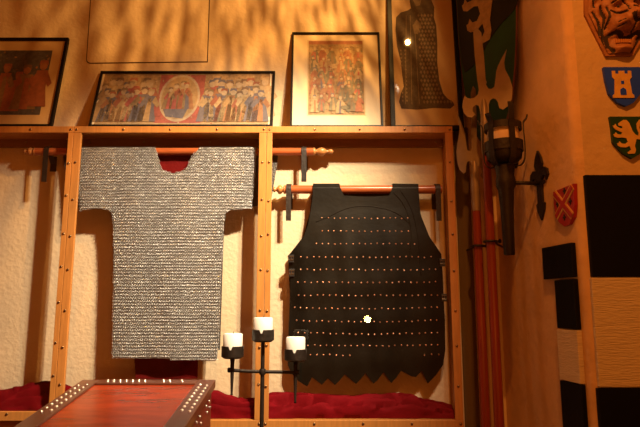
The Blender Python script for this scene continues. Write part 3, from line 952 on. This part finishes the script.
# ------------------------------------------------------------------ polearms
def polearm(u, v, Y, mir, du, dv, v_red, label):
    p = W(u, v, Y); X = p.x
    t = tag(empty('polearm', (X, Y, 0), (0, 0, 0 if mir else math.radians(-20))), label, 'polearm', 'halberds standing in the corner')
    s = .0049 * Y / 2.84   # size of one photo pixel at this distance
    zref = W(du, dv, Y).z
    bl = [(481, 27), (485, 34), (486.5, 60), (487, 88), (488, 90), (487, 93), (489, 98), (492, 99), (495, 97), (496.5, 88), (497.5, 80), (499.5, 74), (503, 67), (508.5, 57), (505.5, 71), (506, 79), (510, 90), (512, 100), (511, 112), (508, 119), (502, 123), (498.5, 121), (497.5, 114), (495.5, 110.5), (493, 109.5), (490.5, 111), (489, 115), (488.5, 127), (480.5, 127), (480, 120), (479, 115.5), (476.5, 114.5), (473.5, 117), (473, 121), (475.5, 125), (472.5, 128), (468, 127), (464.5, 122), (463.2, 115), (464, 108), (466, 102.5), (468, 105.5), (471.5, 107), (475.5, 106.5), (479, 103), (480, 98), (479.5, 92), (479, 88), (477.5, 60), (477, 31)]
    poly = [((-.66 if mir else 1.064) * (a - 484.3) * s, zref - (b_ - 27) * s) for a, b_ in bl]
    bm_ = MB(); bm_.slab(poly, .006, .012, y0=-.003)
    bm_.build('blade', M['blade'], t)
    zb_ = zref - 127 * s + 27 * s
    zred = W(u, v_red, Y).z
    MB().lathe([(.021, zred - .01), (.022, zred + .01), (.0215, zb_ - .04), (.016, zb_ + .04), (.008, zb_ + .08)], 14).build('socket', M['blade'], t, smooth=True, sm_angle=50)
    MB().lathe([(.02, 0), (.0235, .03), (.022, 1.0), (.0195, zred - .0101)], 14).build('shaft', M['shaft'], t, smooth=True, sm_angle=50)
    return X
XPA = polearm(490, 230, 2.60, False, 481, 27, 152, 'flame bladed halberd with red shaft in front of the green shield, nearer the side wall')
XPB = polearm(477.3, 230, 2.715, True, 470, 86, 209, 'flame bladed halberd with red shaft close beside the display case')
def clip(X, Y, v, u, r, label):
    z = W(u, v, Y).z
    t = tag(empty('shaft_clip', (X, Y, z)), label, 'clip', 'black iron clips on the halberd shafts')
    m = MB()
    pts = [(r * math.cos(2 * PI * k / 20), r * math.sin(2 * PI * k / 20), 0) for k in range(21)]
    m.tube(pts, .0055, 8)
    m.tube([(r, 0, 0), (r + .02, .002, 0)], .006, 8)
    m.lathe([(.009, -.004), (.011, 0), (.009, .004)], 10, axis='x', origin=(r + .014, 0, .002))
    m.build('ring', M['iron'], t, smooth=True)
    MB().tube([(0, r, 0), (0, YB - Y - .003, 0)] if Y > 2.65 else [(r * .7, r * .7, 0), (SP0.x + sdir.x * .06 - .002 - X, SP0.y + sdir.y * .06 - Y, 0)], .005, 8).build('stay', M['iron'], t)
clip(XPA, 2.60, 241.5, 490, .0285, 'black iron clip around the halberd shaft nearer the side wall')
clip(XPB, 2.715, 246, 477, .0285, 'black iron clip around the halberd shaft beside the case')

# ------------------------------------------------------------------ big shield on the back wall in the corner
LION = [(.30, .96), (.22, .91), (.13, .85), (.15, .79), (.24, .78), (.26, .72), (.18, .72), (.08, .78), (.05, .85), (.02, .80), (-.03, .80), (-.01, .73), (.05, .68), (.14, .64), (.24, .60), (.20, .54), (.09, .55), (.04, .61), (.01, .56), (-.04, .55), (-.01, .48), (.08, .45), (.24, .46), (.34, .44), (.38, .34), (.30, .28), (.19, .29), (.13, .35), (.10, .30), (.05, .30), (.07, .23), (.14, .19), (.30, .18), (.42, .22), (.46, .12), (.38, .06), (.33, .05), (.36, 0), (.56, .01), (.60, .10), (.58, .22), (.62, .34), (.65, .42), (.74, .40), (.82, .50), (.79, .62), (.76, .74), (.80, .84), (.88, .88), (.97, .83), (1.0, .90), (.92, .99), (.78, .96), (.69, .85), (.69, .70), (.73, .58), (.71, .50), (.63, .54), (.55, .64), (.51, .76), (.47, .87), (.40, .95)]
def lion_poly(x, z, w, h, mir=False):
    return [((x + (1 - a if mir else a) * w), z + b_ * h) for a, b_ in LION]
def heater(w, h, n=10, top=.0, straight=.35):
    """shield outline centred on x, top at z=0"""
    pts = [(-w / 2, 0), (w / 2, 0)]
    R = [(w / 2, -h * straight)]
    for k in range(1, n + 1):
        t = k / n
        R.append((w / 2 * math.cos(t * PI / 2) ** .85, -h * straight - h * (1 - straight) * math.sin(t * PI / 2) ** 1.12))
    pts += R
    pts += [(-x, z) for x, z in R[:-1][::-1]]
    return pts
# it hangs across the corner, one edge on each wall
SA = W(459.5, 20, 2.87); SB = W(519, 20, 2.56)
sdx = Vector((SB.x - SA.x, SB.y - SA.y, 0)); sw = sdx.length; sdx.normalize()
SM = (SA + SB) / 2; SNn = Vector((sdx.y, -sdx.x, 0))
def SHL(u, v):
    p = WP(u, v, SM + SNn * .03, SNn); return ((p - SM).dot(sdx), p.z - stop)
stop = WP(490, -75, SM, SNn).z; sh_ = stop - WP(490, 146, SM, SNn).z
sh = tag(empty('heater_shield', (SM.x, SM.y, stop), (0, 0, math.atan2(sdx.y, sdx.x))), 'large black and green shield with a gold lion behind the halberd blades', 'shield')
O = heater(sw, sh_, 14, straight=.36)
def curve_y(x, z): return .010 * (x / (sw / 2)) ** 2 
MB().slab(O, .014, .03, lambda x, z: curve_y(x, z) - .026).build('board', M['green'], sh, smooth=True, sm_angle=40)
def clip_poly_pts(poly, o): return poly
# black upper left field, bounded by a curve that sweeps from upper right to lower left
p_cur = catmull([(518, -6), (512, 10), (500, 24), (489, 40), (479, 58), (470, 68), (464, 72)], 4)
fld = []
for q in p_cur:
    fld.append(SHL(q[0], q[1]))
def shrink(o, k): 
    return [(x * k, z * k - (1 - k) * sh_ * .12) for x, z in o]
inner_o = shrink(O, .955)
left_edge = [(x, z) for x, z in inner_o if x < -.001]
lo = sorted([p for p in left_edge if p[1] > fld[-1][1]], key=lambda p: p[1])
zt_ = inner_o[0][1]
fpoly = fld + [(max(p[0], -sw / 2 + .008), p[1]) for p in lo]
fpoly = [p for i, p in enumerate(fpoly)]
fpoly += [(sw / 2 - .012, zt_), (sw / 2 - .012, fld[0][1] + .01)]
MB().slab(fpoly, .003, .025, lambda x, z: curve_y(x, z) - .0285).build('black_field', M['black_field'], sh)
lq0 = SHL(465, 52); lq1 = SHL(506, -62)
MB().slab(lion_poly(lq0[0], lq0[1], lq1[0] - lq0[0], lq1[1] - lq0[1]), .003, .02, lambda x, z: curve_y(x, z) - .0315).build('lion_charge', M['gold_old'], sh)
rm = MB(); rm.tube([(x, curve_y(x, z) - .02, z) for x, z in O] + [(O[0][0], curve_y(*O[0]) - .02, O[0][1])], .006, 8); rm.build('rim', M['rim'], sh, smooth=True)

# ------------------------------------------------------------------ torch sconce on the side wall
def on_side(u, v, off=0.0):
    return WP(u, v, SP0 + snrm * off, snrm)
mt = on_side(541, 183)
armL = .165
tc_ = mt + snrm * armL
tor = tag(empty('torch_sconce', tc_), 'black iron torch with a basket head on a fleur de lis wall bracket', 'torch')
sc_ = tc_.y / F
ang = math.atan2(-snrm.y, -snrm.x)     # wall direction in plan
wall_v = -snrm
def TZc(v): return W(503, v, tc_.y).z - tc_.z
zt0 = TZc(166); zt1 = TZc(255)
MB().lathe([(.021, zt1), (.0235, zt1 + .004), (.028, zt1 + (zt0 - zt1) * .5), (.034, TZc(190)), (.042, TZc(186)), (.042, TZc(180)), (.038, TZc(176)), (.043, zt0), (.03, zt0 + .01)], 18).build('handle', M['iron'], tor, smooth=True, sm_angle=50)
zr_a, zr_b, zr_top = TZc(147), TZc(127), TZc(108)
RB = .083
bk_ = MB()
def band(m, R, z0, z1, th=.004, n=36):
    V = []; Fc = []
    for k in range(n):
        t = 2 * PI * k / n; c, s = math.cos(t), math.sin(t)
        V += [(R * c, R * s, z0), (R * c, R * s, z1), ((R - th) * c, (R - th) * s, z1), ((R - th) * c, (R - th) * s, z0)]
    for k in range(n):
        a = k * 4; b_ = ((k + 1) % n) * 4
        for j in range(4): Fc.append((a + j, b_ + j, b_ + (j + 1) % 4, a + (j + 1) % 4))
    m.add(V, Fc)
band(bk_, RB, TZc(152.5), TZc(142.5)); band(bk_, RB * .97, TZc(131), TZc(124.5))
bk_.build('basket_band', M['iron'], tor, smooth=True, sm_angle=40)
for k in range(6):
    t = 2 * PI * k / 6 - PI / 2 + .12
    hi = .045 if k == 0 else (.02 if k == 3 else 0)
    prof = [(.032, zt0 + .004), (.060, zt0 - .004), (.080, zt0 + .018), (RB + .003, TZc(152)), (RB + .003, TZc(142)), (RB + .001, TZc(128)), (RB + .004, TZc(124)), (RB + (.004 if k == 0 else .014), TZc(121.5) + hi), (RB + (.002 if k == 0 else .020), TZc(118) + hi)]
    pts = [(r * math.cos(t), r * math.sin(t), z) for r, z in prof]
    m = MB()
    pp = catmull(pts, 3)
    tv = Vector((-math.sin(t), math.cos(t), 0)); rv_ = Vector((math.cos(t), math.sin(t), 0))
    V = []; wdt = .0125
    for q in pp:
        for (sa, sb) in ((-1, 0), (1, 0), (1, 1), (-1, 1)):
            V.append(q + tv * sa * wdt + rv_ * sb * .005)
    Fc = []
    for i in range(len(pp) - 1):
        for j in range(4):
            Fc.append((i * 4 + j, i * 4 + (j + 1) % 4, (i + 1) * 4 + (j + 1) % 4, (i + 1) * 4 + j))
    Fc += [(3, 2, 1, 0), tuple((len(pp) - 1) * 4 + j for j in range(4))]
    m.add(V, Fc).build('prong', M['iron'], tor)
MB().lathe([(.03, zt0 + .055), (.062, TZc(152)), (.066, TZc(150)), (.068, TZc(133)), (.06, TZc(126)), (.02, TZc(123))], 24).build('lamp_glass', M['lampglass'], tor, smooth=True)
MB().lathe([(.03, zt0 + .006), (.055, zt0 + .012), (.073, zt0 + .03), (.078, TZc(152.6)), (.070, TZc(152.6)), (.05, zt0 + .03), (.02, zt0 + .02)], 24).build('basket_bowl', M['iron'], tor, smooth=True, sm_angle=50)
zarm = TZc(182.5)
MB().tube([tuple(wall_v * .036 + Vector((0, 0, zarm))), tuple(wall_v * (armL - .012) + Vector((0, 0, zarm)))], .0085, 10).build('arm', M['iron'], tor, smooth=True)
fl = [(0, .150), (.016, .115), (.022, .085), (.013, .056), (.030, .066), (.046, .052), (.050, .026), (.036, .004), (.036, .024), (.026, .030), (.014, .012), (.026, .008), (.026, -.004), (.013, -.008), (.013, -.085), (.022, -.092), (.018, -.12), (0, -.165)]
fl = [(x * 1.55, z) for x, z in fl]
flp = fl + [(-x, z) for x, z in fl[1:-1][::-1]]
m = MB(); m.slab(flp, .010, .03, y0=-.010)
# local -Y is the front of the slab; turn it so that the front faces away from the side wall
m.xform(Matrix.Translation(wall_v * (armL - .001) + Vector((0, 0, zarm))) @ Matrix.Rotation(math.atan2(snrm.x, -snrm.y), 4, 'Z'))
m.build('wall_mount', M['iron'], tor)

# ------------------------------------------------------------------ painted blocks on the side wall and pier
rotS = math.atan2(snrm.x, -snrm.y)
def side_local(u, v):
    p = on_side(u, v, .022); d = p - SP0
    return (d.dot(sdir), p.z)
def side_tile(q, m, label, name='painted_tile'):
    pts = [side_local(*p) for p in q]
    x0 = sum(p[0] for p in (pts[0], pts[3])) / 2; x1 = sum(p[0] for p in (pts[1], pts[2])) / 2
    z1 = sum(p[1] for p in (pts[0], pts[1])) / 2; z0 = sum(p[1] for p in (pts[2], pts[3])) / 2
    x1 = min(x1, slen - .037)
    mbx = MB(); mbx.box(-(x1 - x0) / 2, (x1 - x0) / 2, -.022, -.0005, 0, z1 - z0 - .002, bev=.003)
    o = mbx.build(name, m)
    o.location = SP0 + sdir * ((x0 + x1) / 2) + Vector((0, 0, z0))
    o.rotation_euler = (0, 0, rotS)
    return tag(o, label, 'tile', 'painted wall tiles')
side_tile([(541, 247.7), (579, 240.3), (581, 277.5), (543.7, 278.3)], M['black_tile'], 'small black wall tile on the orange side wall, topmost, below the red shield')
side_tile([(555, 279), (582, 278.5), (583, 330.5), (556, 327.6)], M['black_tile'], 'black wall tile on the side wall directly above the cream tile')
side_tile([(556, 328), (583, 331), (585.6, 387), (559.7, 378)], M['white_tile'], 'cream wall tile on the side wall between two black tiles')
side_tile([(559.7, 378.3), (585.6, 387.3), (588.6, 450), (563, 436)], M['black_tile'], 'black wall tile on the side wall directly below the cream tile')
def pier_tile(u0, v0, v1, ub, m, label):
    Yt = YP - .02
    a = W(u0, v0, Yt); b_ = W(ub, v1, Yt)
    x0 = (a.x + b_.x) / 2; x1 = x0 + .40
    mbx = MB(); mbx.box(-.20, .20, -.02, -.0005, 0, a.z - b_.z - .002, bev=.003)
    o = mbx.build('painted_tile', m); o.location = ((x0 + x1) / 2, YP, b_.z)
    return tag(o, label, 'tile', 'painted wall tiles')
pier_tile(585.5, 174.3, 276.8, 591.7, M['black_tile'], 'large black wall tile on the pier below the green shield')
pier_tile(592.3, 277.2, 387.3, 598.6, M['white_tile'], 'large cream wall tile on the pier between two black ones')
pier_tile(598.8, 387.8, 505, 605, M['black_tile'], 'large black wall tile at the bottom right of the pier')

# ------------------------------------------------------------------ small shields and the lion plaque
def pier_thing(name, u, v, label, cat, group=None):
    p = W(u, v, YP); return tag(empty(name, (p.x, YP, p.z)), label, cat, group)
def PS(u, v, ref): 
    p = W(u, v, YP - .015); return (p.x - ref.location.x, p.z - ref.location.z)
# blue shield, gold tower
bs = pier_thing('heraldic_shield', 626, 67, 'small blue shield with a gold tower on the pier under the lion plaque', 'shield', 'small painted shields')
def shield_board(ref, uL, uT, vT, uS, vS, uTip, vTip, m):
    L = PS(uL, vT, ref); Sd = PS(uS, vS, ref); T = PS(uTip, vTip, ref)
    c = T[0]
    pts = [L, (2 * c - L[0], L[1]), (2 * c - L[0] - .004, (L[1] + Sd[1]) / 2), (2 * c - Sd[0], Sd[1]), ((3 * c - Sd[0]) / 2 , (Sd[1] + T[1]) / 2 - .012), T, ((c + Sd[0]) / 2, (Sd[1] + T[1]) / 2 - .012), Sd, (L[0] + .004, (L[1] + Sd[1]) / 2)]
    mb_ = MB(); mb_.slab(pts, .0155, .03, y0=-.0145); mb_.build('board', m, ref)
    return c, pts
c, _ = shield_board(bs, 603.4, 626, 67, 609, 93.5, 626, 106, M['blue'])
tw = [(-.050, 0), (.050, 0), (.050, .012), (.042, .016), (.036, .075), (.046, .085), (.046, .112), (.030, .112), (.030, .100), (.014, .100), (.014, .112), (-.014, .112), (-.014, .100), (-.030, .100), (-.030, .112), (-.046, .112), (-.046, .085), (-.036, .075), (-.042, .016), (-.050, .012)]
zz = PS(624, 98, bs)[1]; xx = PS(623.5, 98, bs)[0]
MB().slab([(xx + x * .85, zz + z * 1.02) for x, z in tw], .003, y0=-.0178).build('tower_charge', M['gold'], bs)
dm = MB()
dm.slab([(xx - .012, zz + .012), (xx + .012, zz + .012), (xx + .012, zz + .034), (xx, zz + .044), (xx - .012, zz + .034)], .001, y0=-.019)
dm.slab([(xx - .006, zz + .058), (xx + .006, zz + .058), (xx + .006, zz + .072), (xx - .006, zz + .072)], .001, y0=-.019)
dm.build('tower_opening', M['blue'], bs)
# green shield, gold lion
gs = pier_thing('heraldic_shield', 633, 116, 'small dark green shield with a gold lion on the pier above the black tile', 'shield', 'small painted shields')
shield_board(gs, 609.8, 633, 116.5, 613, 142, 632.5, 158.5, M['dgreen'])
q0 = PS(615, 154, gs); q1 = PS(645, 118.5, gs)
MB().slab(lion_poly(q0[0] + .004, q0[1], q1[0] - q0[0], q1[1] - q0[1]), .003, y0=-.0178).build('lion_charge', M['gold'], gs)
# red shield with saltire on the side wall
rs_p = on_side(564, 203, 0)
rs = tag(empty('heraldic_shield', rs_p, (0, 0, rotS)), 'small red shield with a gold edged saltire on the orange side wall beside the torch', 'shield', 'small painted shields')
def RS(u, v):
    p = on_side(u, v, .014); return ((p - rs_p).dot(sdir), p.z - rs_p.z)
o_ = [RS(553, 192), RS(573.5, 183.5), RS(574, 205), RS(573, 217), RS(569, 224.5), RS(564, 226.5), RS(558.5, 222), RS(555, 213), RS(553.5, 203)]
MB().slab(o_, .0155, .05, y0=-.0135).build('board', M['red'], rs)
def bar(a, b_, w, y, th=.0025):
    a = Vector(a); b_ = Vector(b_); d = (b_ - a).normalized(); n_ = Vector((-d.y, d.x)) * w
    return [tuple(a - n_), tuple(b_ - n_), tuple(b_ + n_), tuple(a + n_)]
for wd, y_, mm, nm in ((.016, -.0165, 'gold', 'saltire_edge'), (.009, -.0185, 'red', 'saltire')):
    m = MB()
    m.slab(bar(RS(554.5, 193.5), RS(572.5, 216), wd, 0), .003, y0=y_)
    m.slab(bar(RS(572.5, 186.5), RS(556.5, 217), wd, 0), .0031, y0=y_ - .0001)
    m.build(nm, M[mm], rs)
for (u, v) in ((564.5, 191), (570.5, 201.5), (557.5, 204), (564.5, 217.5)):
    x, z = RS(u, v); k = .009
    fm = MB(); fm.slab([(x - k * .35, z - k * 1.4), (x + k * .35, z - k * 1.4), (x + k * .35, z - k * .3), (x + k * 1.2, z - k * .3), (x + k * 1.2, z + k * .4), (x + k * .35, z + k * .4), (x + k * .35, z + k * 1.4), (x - k * .35, z + k * 1.4), (x - k * .35, z + k * .4), (x - k * 1.2, z + k * .4), (x - k * 1.2, z - k * .3), (x - k * .35, z - k * .3)], .002, y0=-.0158)
    fm.build('cross_charge', M['black_field'], rs)

# lion head plaque
lp_ = pier_thing('lion_plaque', 620, 26, 'carved brown lion head plaque at the top of the pier', 'plaque')
half = PS(620 + 35, 26, lp_)[0]
def LPc(u, v): return PS(u, v, lp_)
ol = [LPc(606, 55.5), LPc(633, 55.5), LPc(640, 44), LPc(654, 16), LPc(654, -6), LPc(640, -22), LPc(600, -22), LPc(585, -6), LPc(585, 14), LPc(596, 36)]
MB().slab(ol, .012, y0=-.0125).build('back_board', M['stone'], lp_)
c0 = LPc(621, 20)
def bump(x, z, cx_, cz_, rx, rz, h):
    d = ((x - cx_) / rx) ** 2 + ((z - cz_) / rz) ** 2
    return h * math.exp(-d * 1.6)
def LQ(u, v): q_ = LPc(u, v); return q_
feats = []
def ft(u, v, ru, rv, h):
    q_ = LPc(u, v); k = YP / F
    feats.append((q_[0], q_[1], ru * k, rv * k, h))
ft(621, 18, 30, 34, .05)            # dome of the head
ft(629, 15, 7, 14, .028)            # bridge of the nose
ft(631, 21, 8, 5, .035)             # nose
ft(617, 28, 10, 8, .034); ft(638, 27, 9, 8, .034)      # muzzle
ft(622, 50, 12, 5, .026)            # chin
ft(613, 4, 9, 5, .028); ft(634, 1, 8, 5, .028)         # brows
ft(606, 20, 5, 9, .014); ft(647, 18, 5, 9, .014)
ft(594, 2, 7, 10, .022); ft(648, -6, 7, 9, .022)       # ears
ft(614, 10, 5, 3.5, -.026); ft(632.5, 7.5, 4.5, 3.5, -.026)  # eye sockets
ft(614, 10.5, 2.4, 2, .016); ft(632.5, 8, 2.4, 2, .016)      # eyeballs
ft(595, 4, 3.5, 6, -.024)           # ear hollow
ft(622, 39, 13, 3.5, -.02)
ft(605, 30, 3.5, 12, -.014); ft(600, 14, 3, 10, -.014); ft(610, 40, 4, 8, -.012); ft(637, 42, 4, 8, -.012)
ft(624, 33.5, 9, 2.2, -.02)
STROKES = [([(607, 15), (614, 18), (621, 16.5)], 1.5), ([(627, 13), (633, 15), (640, 12)], 1.5), ([(608, 7), (614, 5), (621, 9), (623, 15)], .9), ([(628, 9), (633, 2.5), (640, 4)], .9),
           ([(625.5, 21), (628, 25), (632, 26), (637, 21.5)], 1.7), ([(630.5, 26), (629, 35)], .9),
           ([(605, 38), (611, 35), (617, 35.5), (623, 39), (629, 37.5), (635, 34.5), (640, 37)], 2.2), ([(606, 38), (608, 46), (613, 52)], 2.0), ([(638, 38), (636, 46), (631, 52.5)], 2.0),
           ([(599, 8), (602, 20), (602, 34), (607, 48)], 1.3), ([(592, 13), (597, 24), (599, 36)], 1.2), ([(604, 10), (605.5, 21), (604, 30)], 1.0), ([(596, 20), (599.5, 30), (603, 45)], 1.0),
           ([(644, 8), (645, 20), (643, 34), (638, 48)], 1.3), ([(650, 10), (649, 24), (645, 36)], 1.2),
           ([(593, 8), (592, 1), (596, -4)], 1.6), ([(600, 2), (606, -4), (616, -7), (624, -2)], 1.0), ([(624, -2), (632, -9), (642, -8)], 1.0), ([(604, -8), (612, -13), (624, -12)], 1.0),
           ([(617, 27), (612, 28)], .6), ([(618, 30), (613, 31.5)], .6), ([(641, 27), (636, 28)], .6)]
KP = YP / F
SEGS = []
for pl, wd in STROKES:
    cp = catmull([LPc(*p) for p in pl], 4)
    for a_, b_ in zip(cp, cp[1:]): SEGS.append((a_, b_, wd * KP))
def stroke_depth(x, z):
    """1 in the middle of a carved groove, 0 outside"""
    p = Vector((x, z)); best = 0
    for a_, b_, wd in SEGS:
        d = b_ - a_; t = max(0, min(1, (p - a_).dot(d) / max(1e-9, d.length_squared)))
        q_ = (p - a_ - d * t).length / wd
        if q_ < 1.3: best = max(best, 1 - q_ / 1.3)
    return best
def lion_y(x, z):
    y = sum(bump(x, z, *f_) for f_ in feats)
    y += .002 * mnoise.noise(Vector((x * 60, z * 60, 0))) - .011 * stroke_depth(x, z)
    return -.0126 - max(.002, y)
ol2 = [LPc(608, 53.5), LPc(631, 53.5), LPc(638, 42), LPc(651, 15), LPc(651, -5), LPc(638, -19), LPc(602, -19), LPc(588, -5), LPc(588, 13), LPc(598, 35)]
hd = MB()
vs, fs = cdt(ol2, .0036)
FL = [[], []]
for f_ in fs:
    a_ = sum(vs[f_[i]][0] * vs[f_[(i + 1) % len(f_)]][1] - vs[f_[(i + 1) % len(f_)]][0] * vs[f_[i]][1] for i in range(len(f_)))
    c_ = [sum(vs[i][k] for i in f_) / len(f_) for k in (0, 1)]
    FL[1 if stroke_depth(*c_) > .32 else 0].append(f_ if a_ > 0 else f_[::-1])  # groove shade is painted: faces deep in a stroke get the dark material
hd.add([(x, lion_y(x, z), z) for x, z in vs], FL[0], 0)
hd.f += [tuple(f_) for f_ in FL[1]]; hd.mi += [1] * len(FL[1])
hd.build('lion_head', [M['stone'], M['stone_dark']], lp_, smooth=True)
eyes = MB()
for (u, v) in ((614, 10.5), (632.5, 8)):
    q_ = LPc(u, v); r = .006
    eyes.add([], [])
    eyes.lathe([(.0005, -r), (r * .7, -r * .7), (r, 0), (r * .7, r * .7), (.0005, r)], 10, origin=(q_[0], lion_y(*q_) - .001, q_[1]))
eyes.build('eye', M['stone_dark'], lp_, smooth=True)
te = MB()
for k in range(7):
    u = 615 + k * 2.2
    q_ = LPc(u, 44.5); q2 = LPc(u, 41)
    te.box(q_[0] - .0035, q_[0] + .0035, lion_y(*q_) - .006, lion_y(*q_) + .002, q_[1], q2[1], bev=.001)
te.build('teeth', M['turned'], lp_)

# ------------------------------------------------------------------ lamps
def spot(name, loc, target, power, col, size, blend, rad, label=None):
    l = bpy.data.lights.new(name, 'SPOT'); l.energy = power; l.color = col
    l.spot_size = math.radians(size); l.spot_blend = blend; l.shadow_soft_size = rad
    o = bpy.data.objects.new(name, l); COL.objects.link(o)
    o.location = loc
    d = Vector(target) - Vector(loc)
    o.rotation_euler = d.to_track_quat('-Z', 'Y').to_euler()
    return o
STREAK_ROT = 58
def fixture(loc, target, label):
    loc = Vector(loc); d = (Vector(target) - loc).normalized()
    t = tag(empty('spotlight', loc), label, 'spotlight', 'ceiling spotlights')
    t.rotation_euler = d.to_track_quat('-Z', 'Y').to_euler()
    MB().lathe([(.030, .07), (.052, .055), (.058, .0), (.058, -.012), (.054, -.012), (.05, .01), (.045, .03)], 20).build('housing', M['iron'], t, smooth=True, sm_angle=50)
LAMPS = [('case_spot', (0.58, 1.42, 3.46), W(160, 385, YB), 560, (1.0, .80, .54), 60, .03, 'black ceiling spotlight aimed at the chain mail and leather armour'),
         ('case_spot', (0.80, 1.36, 3.62), W(150, 380, YB), 270, (1.0, .80, .54), 60, .03, 'second black ceiling spotlight aimed at the armour, nearer the pier'),
         ('wall_spot', (0.72, 1.55, 3.84), W(225, 80, YB), 135, (1.0, .48, .12), 72, .02, 'black ceiling spotlight aimed at the pictures above the display case')]
for nm_, loc, tg, pw, cl_, sz, rd, lab in LAMPS:
    fixture(loc, tuple(tg), lab)
    d = (Vector(tg) - Vector(loc)).normalized()
    lo_ = spot(nm_, tuple(Vector(loc) + d * .016), tuple(tg), pw, cl_, sz, 1.0, rd)
    if nm_ == 'wall_spot':
        # no lens here: noise on the emission puts the light streaks into the beam
        l = lo_.data; l.use_nodes = True; nt = l.node_tree
        em = nt.nodes['Emission']
        tc = nt.nodes.new('ShaderNodeTexCoord'); mp = nt.nodes.new('ShaderNodeMapping')
        mp.vector_type = 'POINT'
        mp.inputs['Rotation'].default_value = (0, 0, math.radians(STREAK_ROT)); mp.inputs['Scale'].default_value = (62, 9.0, 9.0)
        n = nt.nodes.new('ShaderNodeTexNoise'); n.inputs['Scale'].default_value = 1.0; n.inputs['Detail'].default_value = 2.5; n.inputs['Roughness'].default_value = .5
        r = nt.nodes.new('ShaderNodeMapRange'); r.inputs['From Min'].default_value = .38; r.inputs['From Max'].default_value = .66
        r.inputs['To Min'].default_value = .2; r.inputs['To Max'].default_value = 2.5
        nt.links.new(tc.outputs['Normal'], mp.inputs['Vector']); nt.links.new(mp.outputs['Vector'], n.inputs['Vector'])
        nt.links.new(n.outputs['Fac'], r.inputs['Value']); nt.links.new(r.outputs['Result'], em.inputs['Strength'])
# dim amber lamp over the pier
spot('pier_spot', (0.45, .80, 3.9), (1.42, 2.3, 1.85), 150, (1.0, .32, .05), 54, 1.0, .04)
pl_ = bpy.data.lights.new('room_fill', 'POINT'); pl_.energy = 20; pl_.color = (1.0, .24, .02); pl_.shadow_soft_size = .25  # added orange fill light, no such lamp hangs in the room
plo = bpy.data.objects.new('room_fill', pl_); COL.objects.link(plo); plo.location = (-.7, .1, 3.85)
tl_ = bpy.data.lights.new('low_fill', 'POINT'); tl_.energy = 25; tl_.color = (1.0, .30, .035); tl_.shadow_soft_size = .036  # unseen fill light added beside the camera, also leaves the highlight in the case glass
tlo = bpy.data.objects.new('low_fill', tl_); COL.objects.link(tlo); tlo.location = (.47, -.15, 1.36)
w = bpy.data.worlds.new('room_glow'); SC.world = w; w.use_nodes = True
bg = w.node_tree.nodes['Background']
bg.inputs['Color'].default_value = (1.0, .17, .008, 1); bg.inputs['Strength'].default_value = .13

vs_ = SC.view_settings
vs_.view_transform = 'Standard'; vs_.look = 'None'; vs_.exposure = 0.0; vs_.gamma = 1.0
